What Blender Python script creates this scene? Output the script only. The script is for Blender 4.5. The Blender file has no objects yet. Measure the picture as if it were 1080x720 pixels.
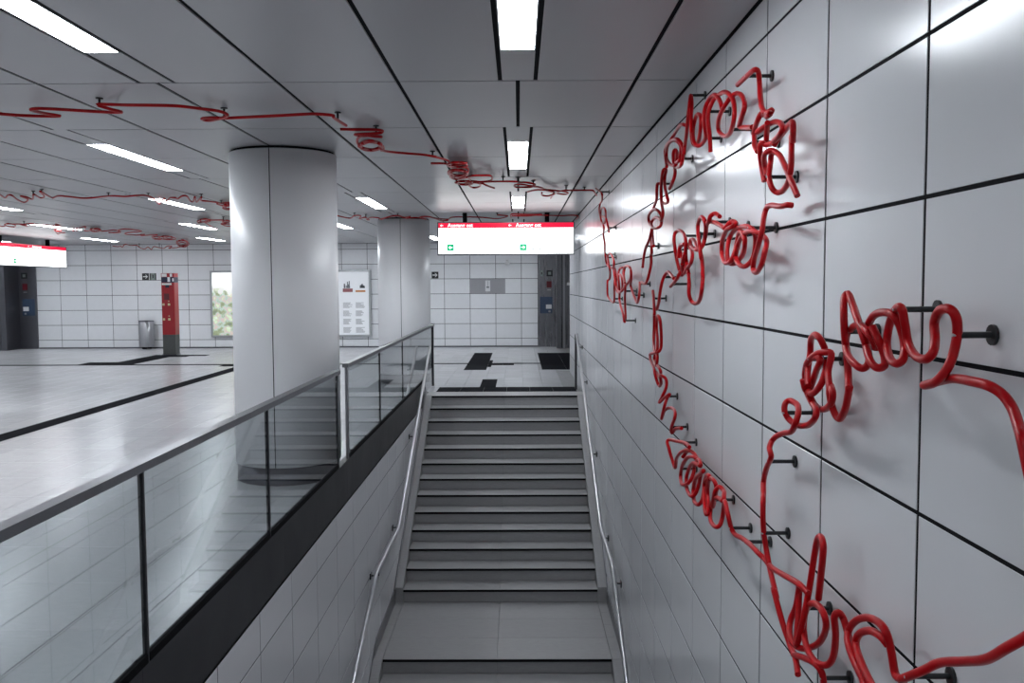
import bpy, bmesh, math, random
from mathutils import Vector, Matrix
random.seed(7)
SC = bpy.context.scene
COL = SC.collection
PI = math.pi

# ---------------------------------------------------------------- camera
PITCH, YAW, ROLL, FPX, EYE = 0.06261, 0.00766, 0.00468, 945.0, 1.75
def camera_axes():
    fwd = Vector((-math.sin(YAW)*math.cos(PITCH), math.cos(YAW)*math.cos(PITCH), -math.sin(PITCH)))
    right = Vector((math.cos(YAW), math.sin(YAW), 0)); down = fwd.cross(right)
    c, s = math.cos(ROLL), math.sin(ROLL)
    return c*right + s*down, -s*right + c*down, fwd
CR, CD, CF = camera_axes()
cam = bpy.data.cameras.new('camera'); cam.sensor_width = 36; cam.lens = FPX/1080*36; cam.clip_start = .05
cam_ob = bpy.data.objects.new('camera', cam); COL.objects.link(cam_ob)
m3 = Matrix((CR, -CD, -CF)).transposed()
cam_ob.matrix_world = Matrix.Translation((0, 0, EYE)) @ m3.to_4x4()
SC.camera = cam_ob

# ---------------------------------------------------------------- world, exposure
w = bpy.data.worlds.new('underground'); SC.world = w; w.use_nodes = True
w.node_tree.nodes['Background'].inputs[0].default_value = (.01, .01, .012, 1)
w.node_tree.nodes['Background'].inputs[1].default_value = 1
SC.view_settings.view_transform = 'Standard'; SC.view_settings.look = 'None'
SC.view_settings.gamma = 1; SC.view_settings.use_curve_mapping = False
SC.view_settings.exposure = 0.14
LAMP, SIGN = 34.0, 2.6            # radiance of the ceiling luminaires and of the backlit signs
SC.cycles.use_denoising = True; SC.cycles.denoising_prefilter = 'ACCURATE'
SC.cycles.max_bounces = 10; SC.cycles.diffuse_bounces = 5; SC.cycles.glossy_bounces = 5
SC.cycles.transparent_max_bounces = 16; SC.cycles.sample_clamp_indirect = 4; SC.cycles.blur_glossy = .5
SC.cycles.caustics_reflective = False; SC.cycles.caustics_refractive = False

# ---------------------------------------------------------------- materials
def new_mat(name):
    m = bpy.data.materials.new(name); m.use_nodes = True
    return m, m.node_tree.nodes, m.node_tree.links, m.node_tree.nodes['Principled BSDF']
def mat(name, col, rough=.5, metal=0, spec=.5, var=0, noise=0, nscale=20, stretch=(1,1,1), bump=0, bscale=40, rvar=0, coat=0):
    """plain colour, per-piece tone change (var), fine grain (noise) and relief (bump), roughness smudges (rvar)"""
    m, N, L, b = new_mat(name)
    b.inputs['Base Color'].default_value = (*col, 1); b.inputs['Roughness'].default_value = rough
    b.inputs['Metallic'].default_value = metal; b.inputs['Specular IOR Level'].default_value = spec
    b.inputs['Coat Weight'].default_value = coat; b.inputs['Coat Roughness'].default_value = .08
    if var or noise or bump or rvar:
        tc = N.new('ShaderNodeNewGeometry'); mp = N.new('ShaderNodeMapping'); mp.inputs['Scale'].default_value = stretch
        L.new(tc.outputs['Position'], mp.inputs['Vector'])
    if var or noise:
        val = N.new('ShaderNodeValue'); val.outputs[0].default_value = 1; cur = val.outputs[0]
        if var:
            oi = N.new('ShaderNodeObjectInfo'); ad = N.new('ShaderNodeMath'); ad.operation = 'ADD'
            L.new(oi.outputs['Random'], ad.inputs[0]); L.new(tc.outputs['Random Per Island'], ad.inputs[1])
            fr = N.new('ShaderNodeMath'); fr.operation = 'FRACT'; L.new(ad.outputs[0], fr.inputs[0])
            mr = N.new('ShaderNodeMapRange'); mr.inputs['To Min'].default_value = 1-var; mr.inputs['To Max'].default_value = 1+var
            L.new(fr.outputs[0], mr.inputs['Value']); cur = mr.outputs[0]
        if noise:
            nt = N.new('ShaderNodeTexNoise'); nt.inputs['Scale'].default_value = nscale; nt.inputs['Detail'].default_value = 6
            L.new(mp.outputs[0], nt.inputs['Vector'])
            mr2 = N.new('ShaderNodeMapRange'); mr2.inputs['From Min'].default_value = .25; mr2.inputs['From Max'].default_value = .75
            mr2.inputs['To Min'].default_value = 1-noise; mr2.inputs['To Max'].default_value = 1+noise
            L.new(nt.outputs['Fac'], mr2.inputs['Value'])
            mu = N.new('ShaderNodeMath'); mu.operation = 'MULTIPLY'; L.new(cur, mu.inputs[0]); L.new(mr2.outputs[0], mu.inputs[1]); cur = mu.outputs[0]
        vm = N.new('ShaderNodeVectorMath'); vm.operation = 'SCALE'; vm.inputs[0].default_value = col
        L.new(cur, vm.inputs['Scale']); L.new(vm.outputs[0], b.inputs['Base Color'])
    if bump:
        n2 = N.new('ShaderNodeTexNoise'); n2.inputs['Scale'].default_value = bscale; n2.inputs['Detail'].default_value = 2
        L.new(mp.outputs[0], n2.inputs['Vector'])
        bp = N.new('ShaderNodeBump'); bp.inputs['Strength'].default_value = bump; bp.inputs['Distance'].default_value = .01
        L.new(n2.outputs['Fac'], bp.inputs['Height']); L.new(bp.outputs[0], b.inputs['Normal'])
    if rvar:
        n3 = N.new('ShaderNodeTexNoise'); n3.inputs['Scale'].default_value = 3; n3.inputs['Detail'].default_value = 5
        L.new(mp.outputs[0], n3.inputs['Vector'])
        mr3 = N.new('ShaderNodeMapRange'); mr3.inputs['To Min'].default_value = rough-rvar; mr3.inputs['To Max'].default_value = rough+rvar
        L.new(n3.outputs['Fac'], mr3.inputs['Value']); L.new(mr3.outputs[0], b.inputs['Roughness'])
    return m
def glow(name, col, strength):
    m, N, L, b = new_mat(name)
    b.inputs['Base Color'].default_value = (*[min(1, c)*.8 for c in col], 1); b.inputs['Roughness'].default_value = .4
    b.inputs['Emission Color'].default_value = (*col, 1); b.inputs['Emission Strength'].default_value = strength
    return m
def glass_mat(name, tint, k=1.0):
    m, N, L, b = new_mat(name); N.remove(b); out = N['Material Output']
    tr = N.new('ShaderNodeBsdfTransparent'); tr.inputs[0].default_value = (*tint, 1)
    gl = N.new('ShaderNodeBsdfGlossy'); gl.inputs['Roughness'].default_value = .02; gl.inputs['Color'].default_value = (1, 1, 1, 1)
    fr = N.new('ShaderNodeFresnel'); fr.inputs['IOR'].default_value = 1.52
    ge = N.new('ShaderNodeNewGeometry'); no = N.new('ShaderNodeMath'); no.operation = 'SUBTRACT'; no.inputs[0].default_value = 1
    L.new(ge.outputs['Backfacing'], no.inputs[1])          # only the outer faces of the thin pane reflect
    mu = N.new('ShaderNodeMath'); mu.operation = 'MULTIPLY'; L.new(fr.outputs[0], mu.inputs[0]); L.new(no.outputs[0], mu.inputs[1])
    mx = N.new('ShaderNodeMixShader'); L.new(mu.outputs[0], mx.inputs[0])
    L.new(tr.outputs[0], mx.inputs[1]); L.new(gl.outputs[0], mx.inputs[2]); L.new(mx.outputs[0], out.inputs['Surface'])
    return m

M_TILE = mat('white_enamel_tile', (.63, .635, .655), .21, spec=.5, var=.02, bump=.010, bscale=60, rvar=.03)
M_TILE_FAR = mat('white_wall_tile', (.80, .81, .83), .3, var=.03, noise=.02, nscale=8)
M_JOINT = mat('dark_joint', (.010, .010, .012), .8, spec=.05, noise=.2, nscale=50)
M_CEIL = mat('grey_ceiling_panel', (.38, .38, .395), .33, metal=.1, var=.03, noise=.03, nscale=3, stretch=(1, 6, 1), rvar=.06)
M_FLOOR = mat('pale_stone_slab', (.55, .55, .565), .22, var=.045, noise=.06, nscale=14, stretch=(1, 3, 1), rvar=.06)
M_STEP = mat('grey_step_stone', (.30, .296, .30), .42, var=.05, noise=.10, nscale=16, stretch=(1, 8, 8), rvar=.06)
M_INLAY = mat('black_granite', (.008, .008, .011), .75, spec=.02, var=.05, noise=.25, nscale=90)
M_CONC = mat('concrete', (.2, .2, .205), .8, noise=.15, nscale=10)
M_BLACK = mat('black_rubber', (.005, .005, .006), .7, spec=.05, noise=.1)
M_FASCIA = mat('anthracite_sheet', (.022, .022, .025), .42, metal=.3, noise=.06, nscale=4, rvar=.06)
M_COL = mat('white_column_enamel', (.94, .94, .95), .38, spec=.7, var=.01, noise=.01, nscale=3, rvar=.04)
M_STEEL = mat('brushed_steel', (.42, .42, .44), .32, metal=1, noise=.06, nscale=30, stretch=(8, 8, .6), rvar=.05)
M_MSTEEL = mat('elevator_steel', (.22, .22, .235), .28, metal=1, noise=.08, nscale=30, stretch=(8, 8, .5), rvar=.05)
M_DSTEEL = mat('dark_steel', (.13, .13, .145), .35, metal=.9, noise=.08, nscale=30, stretch=(8, 8, .5), rvar=.05)
M_RAIL = mat('satin_rail_steel', (.20, .20, .215), .35, metal=.9, noise=.05)
M_POST = mat('dark_post_steel', (.03, .03, .034), .4, metal=.6, noise=.05)
M_HAND = mat('polished_handrail', (.58, .58, .60), .34, metal=1, noise=.03)
M_RED = mat('red_lacquer', (.41, .0008, .004), .36, spec=.26, noise=.06, nscale=30, bump=.02, bscale=60)
M_BRK = mat('black_bracket_metal', (.022, .024, .026), .4, metal=.4, noise=.1)
M_ALU = mat('anodised_aluminium', (.45, .47, .48), .35, metal=.8, noise=.03)
M_WHITE = mat('white_plastic', (.75, .75, .76), .4, noise=.02)
M_SOS = mat('red_column_enamel', (.33, .003, .010), .3, noise=.05)
M_SOSG = mat('grey_column_base', (.075, .08, .078), .5, noise=.1)
M_NAVY = mat('navy_plate', (.006, .008, .04), .4, noise=.05)
M_BLUEP = mat('blue_notice', (.035, .06, .11), .4, noise=.1)
M_BRASS = mat('pale_button_metal', (.6, .52, .32), .35, metal=.6, noise=.05)
M_REDP = mat('dark_red_display', (.10, .004, .010), .3, noise=.1)
M_SIGNK = mat('black_sign_face', (.012, .014, .016), .4, noise=.05)
M_SIGNG = mat('grey_green_sign_face', (.22, .27, .25), .4, noise=.05)
M_GLASS = glass_mat('clear_glass', (.765, .79, .80))
M_LAMP = glow('lamp_diffuser', (.885, .94, 1.0), LAMP)
M_SIGNW = glow('backlit_white', (.97, .99, 1.0), SIGN)
M_SIGNR = glow('backlit_red', (.80, .003, .045), .8)
M_SIGNT = glow('backlit_letter', (1, .95, .96), 1.3)
M_SIGNGR = glow('backlit_green', (.0, .40, .17), .8)
M_SIGNF = glow('backlit_pale_print', (.86, .90, .89), .66)
M_SIGND = glow('backlit_dark_print', (.12, .13, .14), .8)
def poster_mat():
    m, N, L, b = new_mat('backlit_garden_poster')
    g = N.new('ShaderNodeNewGeometry'); n = N.new('ShaderNodeTexNoise'); n.inputs['Scale'].default_value = 5.5; n.inputs['Detail'].default_value = 5
    L.new(g.outputs['Position'], n.inputs['Vector'])
    r = N.new('ShaderNodeValToRGB'); e = r.color_ramp.elements
    e[0].position = .30; e[0].color = (.16, .20, .14, 1); e[1].position = .72; e[1].color = (.62, .68, .62, 1)
    for p, c in ((.42, (.26, .30, .17, 1)), (.50, (.38, .47, .42, 1)), (.56, (.48, .38, .36, 1)), (.62, (.45, .55, .38, 1))):
        x = e.new(p); x.color = c
    L.new(n.outputs['Fac'], r.inputs[0])
    s = N.new('ShaderNodeSeparateXYZ'); L.new(g.outputs['Position'], s.inputs[0])
    ad = N.new('ShaderNodeMath'); ad.operation = 'MULTIPLY_ADD'; ad.inputs[1].default_value = .5; L.new(n.outputs['Fac'], ad.inputs[0]); L.new(s.outputs['Z'], ad.inputs[2])
    mr = N.new('ShaderNodeMapRange'); mr.inputs['From Min'].default_value = 1.75; mr.inputs['From Max'].default_value = 2.1
    L.new(ad.outputs[0], mr.inputs['Value'])
    mx = N.new('ShaderNodeMix'); mx.data_type = 'RGBA'; L.new(mr.outputs[0], mx.inputs['Factor']); L.new(r.outputs[0], mx.inputs['A']); mx.inputs['B'].default_value = (1, 1, .98, 1)
    L.new(mx.outputs['Result'], b.inputs['Base Color']); L.new(mx.outputs['Result'], b.inputs['Emission Color']); b.inputs['Emission Strength'].default_value = .75
    return m
M_POSTER = poster_mat()
M_POSTW = glow('backlit_poster_white', (.90, .93, .97), .22)
M_INK = mat('poster_ink', (.18, .20, .22), .6, noise=.1)
M_PINK = mat('poster_pink_print', (.33, .12, .13), .6, noise=.15)
M_ORANGE = mat('poster_orange_print', (.55, .22, .06), .6, noise=.15)

# ---------------------------------------------------------------- mesh helpers
class MB:
    """collects shapes, then links them as ONE mesh object"""
    def __init__(s): s.v, s.f, s.sm = [], [], []
    def add(s, vs, fs, smooth=False):
        o = len(s.v); s.v += [tuple(p) for p in vs]; s.f += [tuple(i+o for i in f) for f in fs]; s.sm += [smooth]*len(fs); return s
    def box(s, x0, x1, y0, y1, z0, z1):
        x0, x1 = min(x0, x1), max(x0, x1); y0, y1 = min(y0, y1), max(y0, y1); z0, z1 = min(z0, z1), max(z0, z1)
        v = [(x, y, z) for x in (x0, x1) for y in (y0, y1) for z in (z0, z1)]
        return s.add(v, [(0,1,3,2), (4,6,7,5), (0,4,5,1), (2,3,7,6), (0,2,6,4), (1,5,7,3)])
    def prism(s, poly, x0, x1):
        """polygon in (y, z) swept along x"""
        n = len(poly); v = [(x0, *p) for p in poly] + [(x1, *p) for p in poly]
        area = sum(poly[i][0]*poly[(i+1)%n][1]-poly[(i+1)%n][0]*poly[i][1] for i in range(n))
        f = [tuple(range(n))[::-1], tuple(range(n, 2*n))] + [(i, (i+1)%n, n+(i+1)%n, n+i) for i in range(n)]
        if (area < 0) != (x1 < x0): f = [q[::-1] for q in f]
        return s.add(v, f)
    def lathe(s, prof, c, n=32, a0=0, a1=2*PI, smooth=True):
        """profile of (radius, z) turned about the vertical through c"""
        full = abs(a1-a0-2*PI) < 1e-6; k = n if full else n+1
        v = [(c[0]+r*math.cos(a0+(a1-a0)*i/n), c[1]+r*math.sin(a0+(a1-a0)*i/n), c[2]+z) for i in range(k) for r, z in prof]
        p = len(prof); f = [(i*p+j, ((i+1)%k)*p+j, ((i+1)%k)*p+j+1, i*p+j+1) for i in range(n) for j in range(p-1)]
        return s.add(v, f, smooth)
    def tube(s, pts, r, n=8, cap=True):
        pts = [Vector(p) for p in pts]; m = len(pts); up = None; v = []; f = []
        for i, p in enumerate(pts):
            t = (pts[min(i+1, m-1)]-pts[max(i-1, 0)]).normalized()
            if up is None: up = Vector((0, 0, 1)) if abs(t.z) < .9 else Vector((1, 0, 0))
            u = (up-t*up.dot(t))
            if u.length < 1e-4: u = t.orthogonal()
            u.normalize(); up = u; q = t.cross(u)
            v += [p+r*(math.cos(2*PI*k/n)*u+math.sin(2*PI*k/n)*q) for k in range(n)]
        for i in range(m-1):
            f += [(i*n+k, i*n+(k+1)%n, (i+1)*n+(k+1)%n, (i+1)*n+k) for k in range(n)]
        s.add(v, f, True)
        if cap: s.add(v[:n], [tuple(range(n))[::-1]]); s.add(v[-n:], [tuple(range(n))])
        return s
    def mesh(s, name, m):
        me = bpy.data.meshes.new(name); me.from_pydata(s.v, [], s.f); me.validate()
        for p, q in zip(me.polygons, s.sm): p.use_smooth = q
        if m: me.materials.append(m)
        return me
    def build(s, name, m, parent=None):
        return link(name, s.mesh(name, m), parent)
def link(name, data, parent=None, loc=None):
    o = bpy.data.objects.new(name, data); COL.objects.link(o)
    if parent: o.parent = parent
    if loc: o.location = loc
    return o
def tag(o, label=None, cat=None, group=None, kind=None):
    for k, x in (('label', label), ('category', cat), ('group', group), ('kind', kind)):
        if x: o[k] = x
    return o
def thing(name, label, cat, group=None, kind=None):
    return tag(link(name, None), label, cat, group, kind)
def smooth_path(pts, sub=5):
    P = [Vector(p) for p in pts]; out = []
    for i in range(len(P)-1):
        p0, p1, p2, p3 = P[max(i-1, 0)], P[i], P[i+1], P[min(i+2, len(P)-1)]
        for k in range(sub):
            t = k/sub; t2 = t*t; t3 = t2*t
            q = .5*((2*p1)+(p2-p0)*t+(2*p0-5*p1+4*p2-p3)*t2+(3*p1-p0-3*p2+p3)*t3)
            if not out or (q-out[-1]).length > .004: out.append(q)
    out.append(P[-1]); return out
_tiles = {}
def slab_mesh(axis, a, b, th, ch, m):
    """a slab whose chamfered face lies at the origin, facing axis ('-x','+x','-y','+z','-z'); a runs along the first free axis"""
    key = (axis, round(a, 3), round(b, 3), th, ch, m.name)
    if key in _tiles: return _tiles[key]
    A, B = a/2, b/2
    def loop(d, c): return [(-A+c, -B+c, d), (A-c, -B+c, d), (A-c, B-c, d), (-A+c, B-c, d)]
    vs = loop(0, ch)+loop(-ch, 0)+loop(-th, 0)
    fs = [(0, 1, 2, 3)]+[(4+i, 4+(i+1)%4, (i+1)%4, i) for i in range(4)]+[(8+i, 8+(i+1)%4, 4+(i+1)%4, 4+i) for i in range(4)]
    f = {'-x': lambda p: (-p[2], p[0], p[1]), '+x': lambda p: (p[2], p[0], p[1]), '-y': lambda p: (p[0], -p[2], p[1]),
         '+z': lambda p: (p[0], p[1], p[2]), '-z': lambda p: (p[0], p[1], -p[2])}[axis]
    vs = [f(p) for p in vs]
    if axis in ('-x', '-z'): fs = [q[::-1] for q in fs]
    mb = MB().add(vs, fs); me = mb.mesh('slab', m); me['raw'] = 1
    _tiles[key] = me; return me
def pixel(p):
    d = Vector(p)-Vector((0, 0, EYE)); z = d.dot(CF)
    if z < .3: return None
    return 540+FPX*d.dot(CR)/z, 360+FPX*d.dot(CD)/z, z
def pieces(parent, name, axis, items, m, th=.02, ch=.003, cap=290):
    """items: (centre, a, b). The ones that show largest become parts; the rest are joined into one part of kind stuff."""
    def size(it):
        q = pixel(it[0])
        if not q: return 0
        if not (-90 < q[0] < 1170 and -90 < q[1] < 810): return 1e-6/(1+q[2])
        c = Vector(it[0]); n = {'x': 0, 'y': 1, 'z': 2}[axis[1]]
        v = c-Vector((0, 0, EYE)); return it[1]*it[2]*abs(v[n])/v.length**3
    items = sorted(items, key=size, reverse=True)
    for c, a, b in items[:cap]: link(name, slab_mesh(axis, a, b, th, ch, m), parent, c)
    if items[cap:]:
        mb = MB()
        for c, a, b in items[cap:]:
            me = slab_mesh(axis, a, b, th, ch, m)
            mb.add([Vector(c)+v.co for v in me.vertices], [tuple(p.vertices) for p in me.polygons])
        tag(mb.build(name, m, parent), kind='stuff')
def text_mesh(name, body, size, m, parent, origin, xdir, zdir, depth=.002):
    cu = bpy.data.curves.new(name, 'FONT'); cu.body = body; cu.size = size; cu.extrude = depth; cu.offset = size*.018
    cu.resolution_u = 3
    o = bpy.data.objects.new(name, cu); COL.objects.link(o)
    me = bpy.data.meshes.new_from_object(o.evaluated_get(bpy.context.evaluated_depsgraph_get())); me.name = name
    bpy.data.objects.remove(o); me.materials.clear(); me.materials.append(m)
    X, Y = Vector(xdir), Vector(zdir); Zv = X.cross(Y)
    me.transform(Matrix(((X.x, Y.x, Zv.x, origin[0]), (X.y, Y.y, Zv.y, origin[1]), (X.z, Y.z, Zv.z, origin[2]), (0, 0, 0, 1))))
    return link(name, me, parent)

# ---------------------------------------------------------------- measures of the place (metres; X right, Y ahead, Z up, upper floor at 0)
W = 1.039                    # face of the right wall
WL = -1.49                   # face of the stairwell's left wall
CE = 2.958                   # ceiling
YF = 25.54                   # far wall
YW = 18.28                   # where the right wall ends
YT, RISE, RUN = 14.178, .1547, .311
ZL = -13*RISE                # half landing
YL0, YL1 = 8.82, YT-12*RUN   # its front edge, and the foot of the upper flight
YN = .9                      # near end of the stairwell
ZB = ZL-7*RISE; YB = YL0-6*RUN   # lower floor and the foot of the lower flight
XL, XR, YBK = -17.2, 4.6, -4.2

def stair_z(y):
    if y >= YT: return 0
    if y >= YL1: return -(YT-y)/RUN*RISE-RISE
    if y >= YL0: return ZL
    return max(ZB, ZL-(YL0-y)/RUN*RISE-RISE)

# ---------------------------------------------------------------- floor
floor = tag(MB().box(XL, WL-.17, YBK, YF+.2, -.35, -.012).box(WL-.17, W+.2, YT+.25, YF+.2, -.35, -.012)
            .box(W+.2, XR, YW-.2, YF+.2, -.35, -.012).box(WL-.17, W+.2, YBK, YN, -.35, -.012)
            .box(WL-.4, W+.4, YN-.4, YB, ZB-.3, ZB).build('floor', M_CONC), 'pale polished stone floor of the upper concourse', 'floor', kind='structure')
it = []
SX, SY, X0, Y0 = .345, .7325, -1.655, 4.471
for i in range(-8, 47):
    for j in range(-6, 30):
        xa, xb = X0-SX*(i+1), X0-SX*i; ya, yb = Y0+SY*j, Y0+SY*(j+1)
        yb = min(yb, YF); ya = max(ya, YBK)
        if xa < XL or yb-ya < .05 or xb > XR-.1: continue
        if i < 0:
            if xb > 1.03 and ya < YW: continue
            if ya < YT+.52:
                if yb > YT+.6: ya = YT+.52
                elif yb < YN: pass
                else: continue
        it.append((((xa+xb)/2, (ya+yb)/2, 0), xb-xa-.0028, yb-ya-.0028))
pieces(floor, 'floor_slab', '+z', it, M_FLOOR, .012, .0015)
def inlay(x0, x1, y0, y1, nx=1, ny=1):
    for a in range(nx):
        for b in range(ny):
            xa, xb = x0+(x1-x0)*a/nx, x0+(x1-x0)*(a+1)/nx; ya, yb = y0+(y1-y0)*b/ny, y0+(y1-y0)*(b+1)/ny
            link('granite_inlay', slab_mesh('+z', xb-xa-.003, yb-ya-.003, .004, .001, M_INLAY), floor, ((xa+xb)/2, (ya+yb)/2, .003))
inlay(-6.20, -5.91, -2, 19.92, 1, 16)
inlay(-16.5, 1.2, 19.95, 20.15, 20, 1)
inlay(-1.37, .955, YT+.53, YT+1.18, 6, 1)
inlay(-.68, -.40, YT+1.19, 16.64, 1, 2)
inlay(-1.15, -.68, 18.52, 23.2, 1, 4)
inlay(-.68, -.60, 19.2, 20.9, 1, 1); inlay(-.60, -.11, 19.62, 19.98, 2, 1)
inlay(.48, 1.0, 18.55, 23.1, 1, 4); inlay(1.0, 1.75, 18.55, 23.1, 1, 4)
inlay(-9.35, -8.75, 20.14, 22.95, 1, 3); inlay(-8.75, -8.35, 22.3, 22.95, 1, 1); inlay(-6.62, -6.21, 19.6, 19.94, 1, 1); inlay(-10.0, -9.36, 20.16, 20.75, 1, 1); inlay(-8.34, -7.95, 22.6, 22.95, 1, 1)

# ---------------------------------------------------------------- ceiling
centres = [-.92, 3.82, 8.53, 13.25, 18.1, 23.0]
half = 1.575
rows = []
for k, c in enumerate(centres):
    rows += [(c-half, c, k), (c, c+half, k)]
    if k+1 < len(centres): rows.append((c+half, centres[k+1]-half, None))
rows[0] = (YBK, rows[0][1], 0)
rows.append((centres[-1]+half, YF, None))
PX = .7145
lines = [-PX*i for i in range(24)]            # long joints, from the lamps over the stair outwards
def lamp_on(i, k):
    """is there a lamp strip on long joint i in lamp row k (row 0 lies behind the photographer)"""
    if k is None: return False
    if i == 0: return True
    if i < 3: return False
    return i % 4 == (3 if k % 2 == 1 else 1)      # the rows alternate: every other strip is set half a bay on
ceiling = tag(MB().box(XL, XR, YBK, YF+.2, CE+.008, CE+.3).build('ceiling', M_JOINT), 'low ceiling of long grey metal panels with dark joints', 'ceiling', kind='structure')
it = []
LG, XG = .025, .015                            # long and cross joint widths
SW = .092                                      # half width of a lamp strip
edges = [(W-.012, None)]+[(.70, None)]+[(x, i) for i, x in enumerate(lines)]
LAMPS = []
for (ya, yb, k) in rows:
    for (xb, ib), (xa, ia) in zip(edges[:-1], edges[1:]):
        if xa < XL-.4: continue
        l = xa+LG/2; r = xb-LG/2
        if ia is not None and lamp_on(ia, k): l = xa+SW+LG
        if ib is not None and lamp_on(ib, k): r = xb-SW-LG
        if ib is None and xb > .9: r = xb
        it.append((((l+r)/2, (ya+yb)/2, CE), r-l, yb-ya-XG))
    if ya > YW-1:                              # lobby beyond the end of the right wall
        for n in range(5):
            it.append(((W+PX*(n+.5), (ya+yb)/2, CE), PX-LG, yb-ya-XG))
for k, c in enumerate(centres):
    for i, x in enumerate(lines):
        if not lamp_on(i, k) or x < XL+.2: continue
        LAMPS.append((i, k, x, c))
        for s in (-1, 1):
            a, b = c+s*.872, c+s*(half-.004)
            it.append(((x, (a+b)/2, CE+.002), 2*SW, abs(b-a)))
pieces(ceiling, 'ceiling_panel', '-z', it, M_CEIL, .008, .001)
# the lamps: one luminaire per strip
def lamp_label(i, k):
    where = ['behind the photographer', 'in the nearest lamp row', 'in the second lamp row', 'in the third lamp row', 'in the fourth lamp row', 'in the farthest lamp row'][k]
    order = ['first', 'second', 'third', 'fourth', 'fifth', 'sixth', 'seventh']
    if i == 0:
        return ['white strip lamp over the stair, behind all others', 'large white strip lamp over the foot of the stair, nearest of that line',
                'white strip lamp over the stair, second of that line', 'small white strip lamp just before the red and white exit sign',
                'white strip lamp over the landing behind the exit sign', 'white strip lamp over the elevator lobby by the tiled end wall'][k]
    n = [q for q in range(1, 24) if lamp_on(q, k) and -PX*q > XL+.2].index(i)
    return 'white strip lamp %s, %s out from the stair lamps' % (where, order[n])
for i, k, x, c in LAMPS:
    if pixel((x, c+.8, CE)) is None: pass
    t = thing('ceiling_light', lamp_label(i, k), 'lamp', 'strip lamps in the panelled ceiling')
    MB().box(x-SW+.008, x+SW-.008, c-.86, c+.86, CE-.002, CE+.0075).build('diffuser', M_LAMP, t)
    MB().box(x-SW, x+SW, c-.868, c-.861, CE-.001, CE+.0075).box(x-SW, x+SW, c+.861, c+.868, CE-.001, CE+.0075) \
        .box(x-SW, x-SW+.007, c-.861, c+.861, CE-.001, CE+.0075).box(x+SW-.007, x+SW, c-.861, c+.861, CE-.001, CE+.0075).build('lamp_frame', M_ALU, t)

# ---------------------------------------------------------------- walls
TZ, TH = .742, .4093
TY, TW = 2.315, .7464
wall_right = tag(MB().box(W+.0025, W+.2, YBK, YW-.01, ZB-.3, CE+.008).build('wall_right', M_JOINT), 'long wall of glossy white tiles beside the stair', 'wall', kind='structure')
zs = [z for z in [TZ+TH*k for k in range(-10, 6)] if z > ZB]; zs = [ZB]+zs+[CE-.004]
ys = [y for y in [TY+TW*k for k in range(-8, 23)] if YBK < y < YW]; ys = [YBK]+ys+[YW]
it = []
for ya, yb in zip(ys[:-1], ys[1:]):
    for za, zb in zip(zs[:-1], zs[1:]):
        if zb < stair_z(yb)-.1 or (zb < -.3 and (ya > YT or yb < YN)): continue
        it.append(((W, (ya+yb)/2, (za+zb)/2), yb-ya-.0155, zb-za-.012))
pieces(wall_right, 'wall_tile', '-x', it, M_TILE, .012, .0009)
wl = tag(MB().box(WL-.17, WL-.0025, YN-.3, YT+.0, ZB-.3, -.117).build('wall_left', M_JOINT), 'white tiled side wall of the stairwell below the dark fascia', 'wall', kind='structure')
zs = [ZB]+[z for z in [-.355-.392*k for k in range(8, -1, -1)] if z > ZB+.05]+[-.115]
ys = [YN]+[y for y in [4.292+.7215*k for k in range(-5, 15)] if YN < y < YT-.1]+[YT-.02]
it = []
for ya, yb in zip(ys[:-1], ys[1:]):
    for za, zb in zip(zs[:-1], zs[1:]):
        if zb < stair_z(yb)-.1: continue
        it.append(((WL, (ya+yb)/2, (za+zb)/2), yb-ya-.013, zb-za-.009))
pieces(wl, 'wall_tile', '+x', it, M_TILE, .012, .0009)
tag(MB().box(WL+.001, W-.002, YN-.2, YN, ZB, -.013).build('wall_near', M_TILE), 'pale wall closing the near end of the stairwell', 'wall', kind='structure')
wf = tag(MB().box(XL, XR, YF+.004, YF+.25, -.3, CE+.008).build('wall_far', M_JOINT), 'white tiled wall closing the far end of the concourse', 'wall', kind='structure')
zs = [.0]+[.24+.4255*k for k in range(0, 7)]+[CE]
xs = [-13.78, -13.09]+[-12.34+.7305*k for k in range(0, 18)]+[.55]
xs = [x for x in xs if x <= .55]
it = []
for xa, xb in zip(xs[:-1], xs[1:]):
    if xb-xa < .05: continue
    for za, zb in zip(zs[:-1], zs[1:]):
        it.append((((xa+xb)/2, YF, (za+zb)/2), xb-xa-.012, zb-za-.012))
pieces(wf, 'wall_tile', '-y', it, M_TILE_FAR, .02, .0015)
tag(MB().box(-13.75, .55, YF-.012, YF-.001, .0, .035).build('baseboard_far', M_DSTEEL), 'thin dark skirting under the tiled end wall', 'skirting', kind='structure')
tag(MB().box(XL-.2, XL, YBK, YF+.2, -.35, CE+.3).build('wall_side', M_TILE_FAR), 'pale side wall far beyond the concourse', 'wall', kind='structure')
tag(MB().box(XL-.2, XR+.2, YBK-.2, YBK, -.35, CE+.3).build('wall_back', M_TILE_FAR), 'pale wall behind the photographer', 'wall', kind='structure')
tag(MB().box(W+.2, XR, YW-.2, YW, -.35, CE+.008).box(XR, XR+.2, YW-.2, YF+.2, -.35, CE+.3).box(W+.02, W+.2, YW-.012, YW, -.02, CE+.008).build('wall_lobby', M_TILE_FAR), 'white return wall where the tiled wall ends at the lobby', 'wall', kind='structure')

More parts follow.
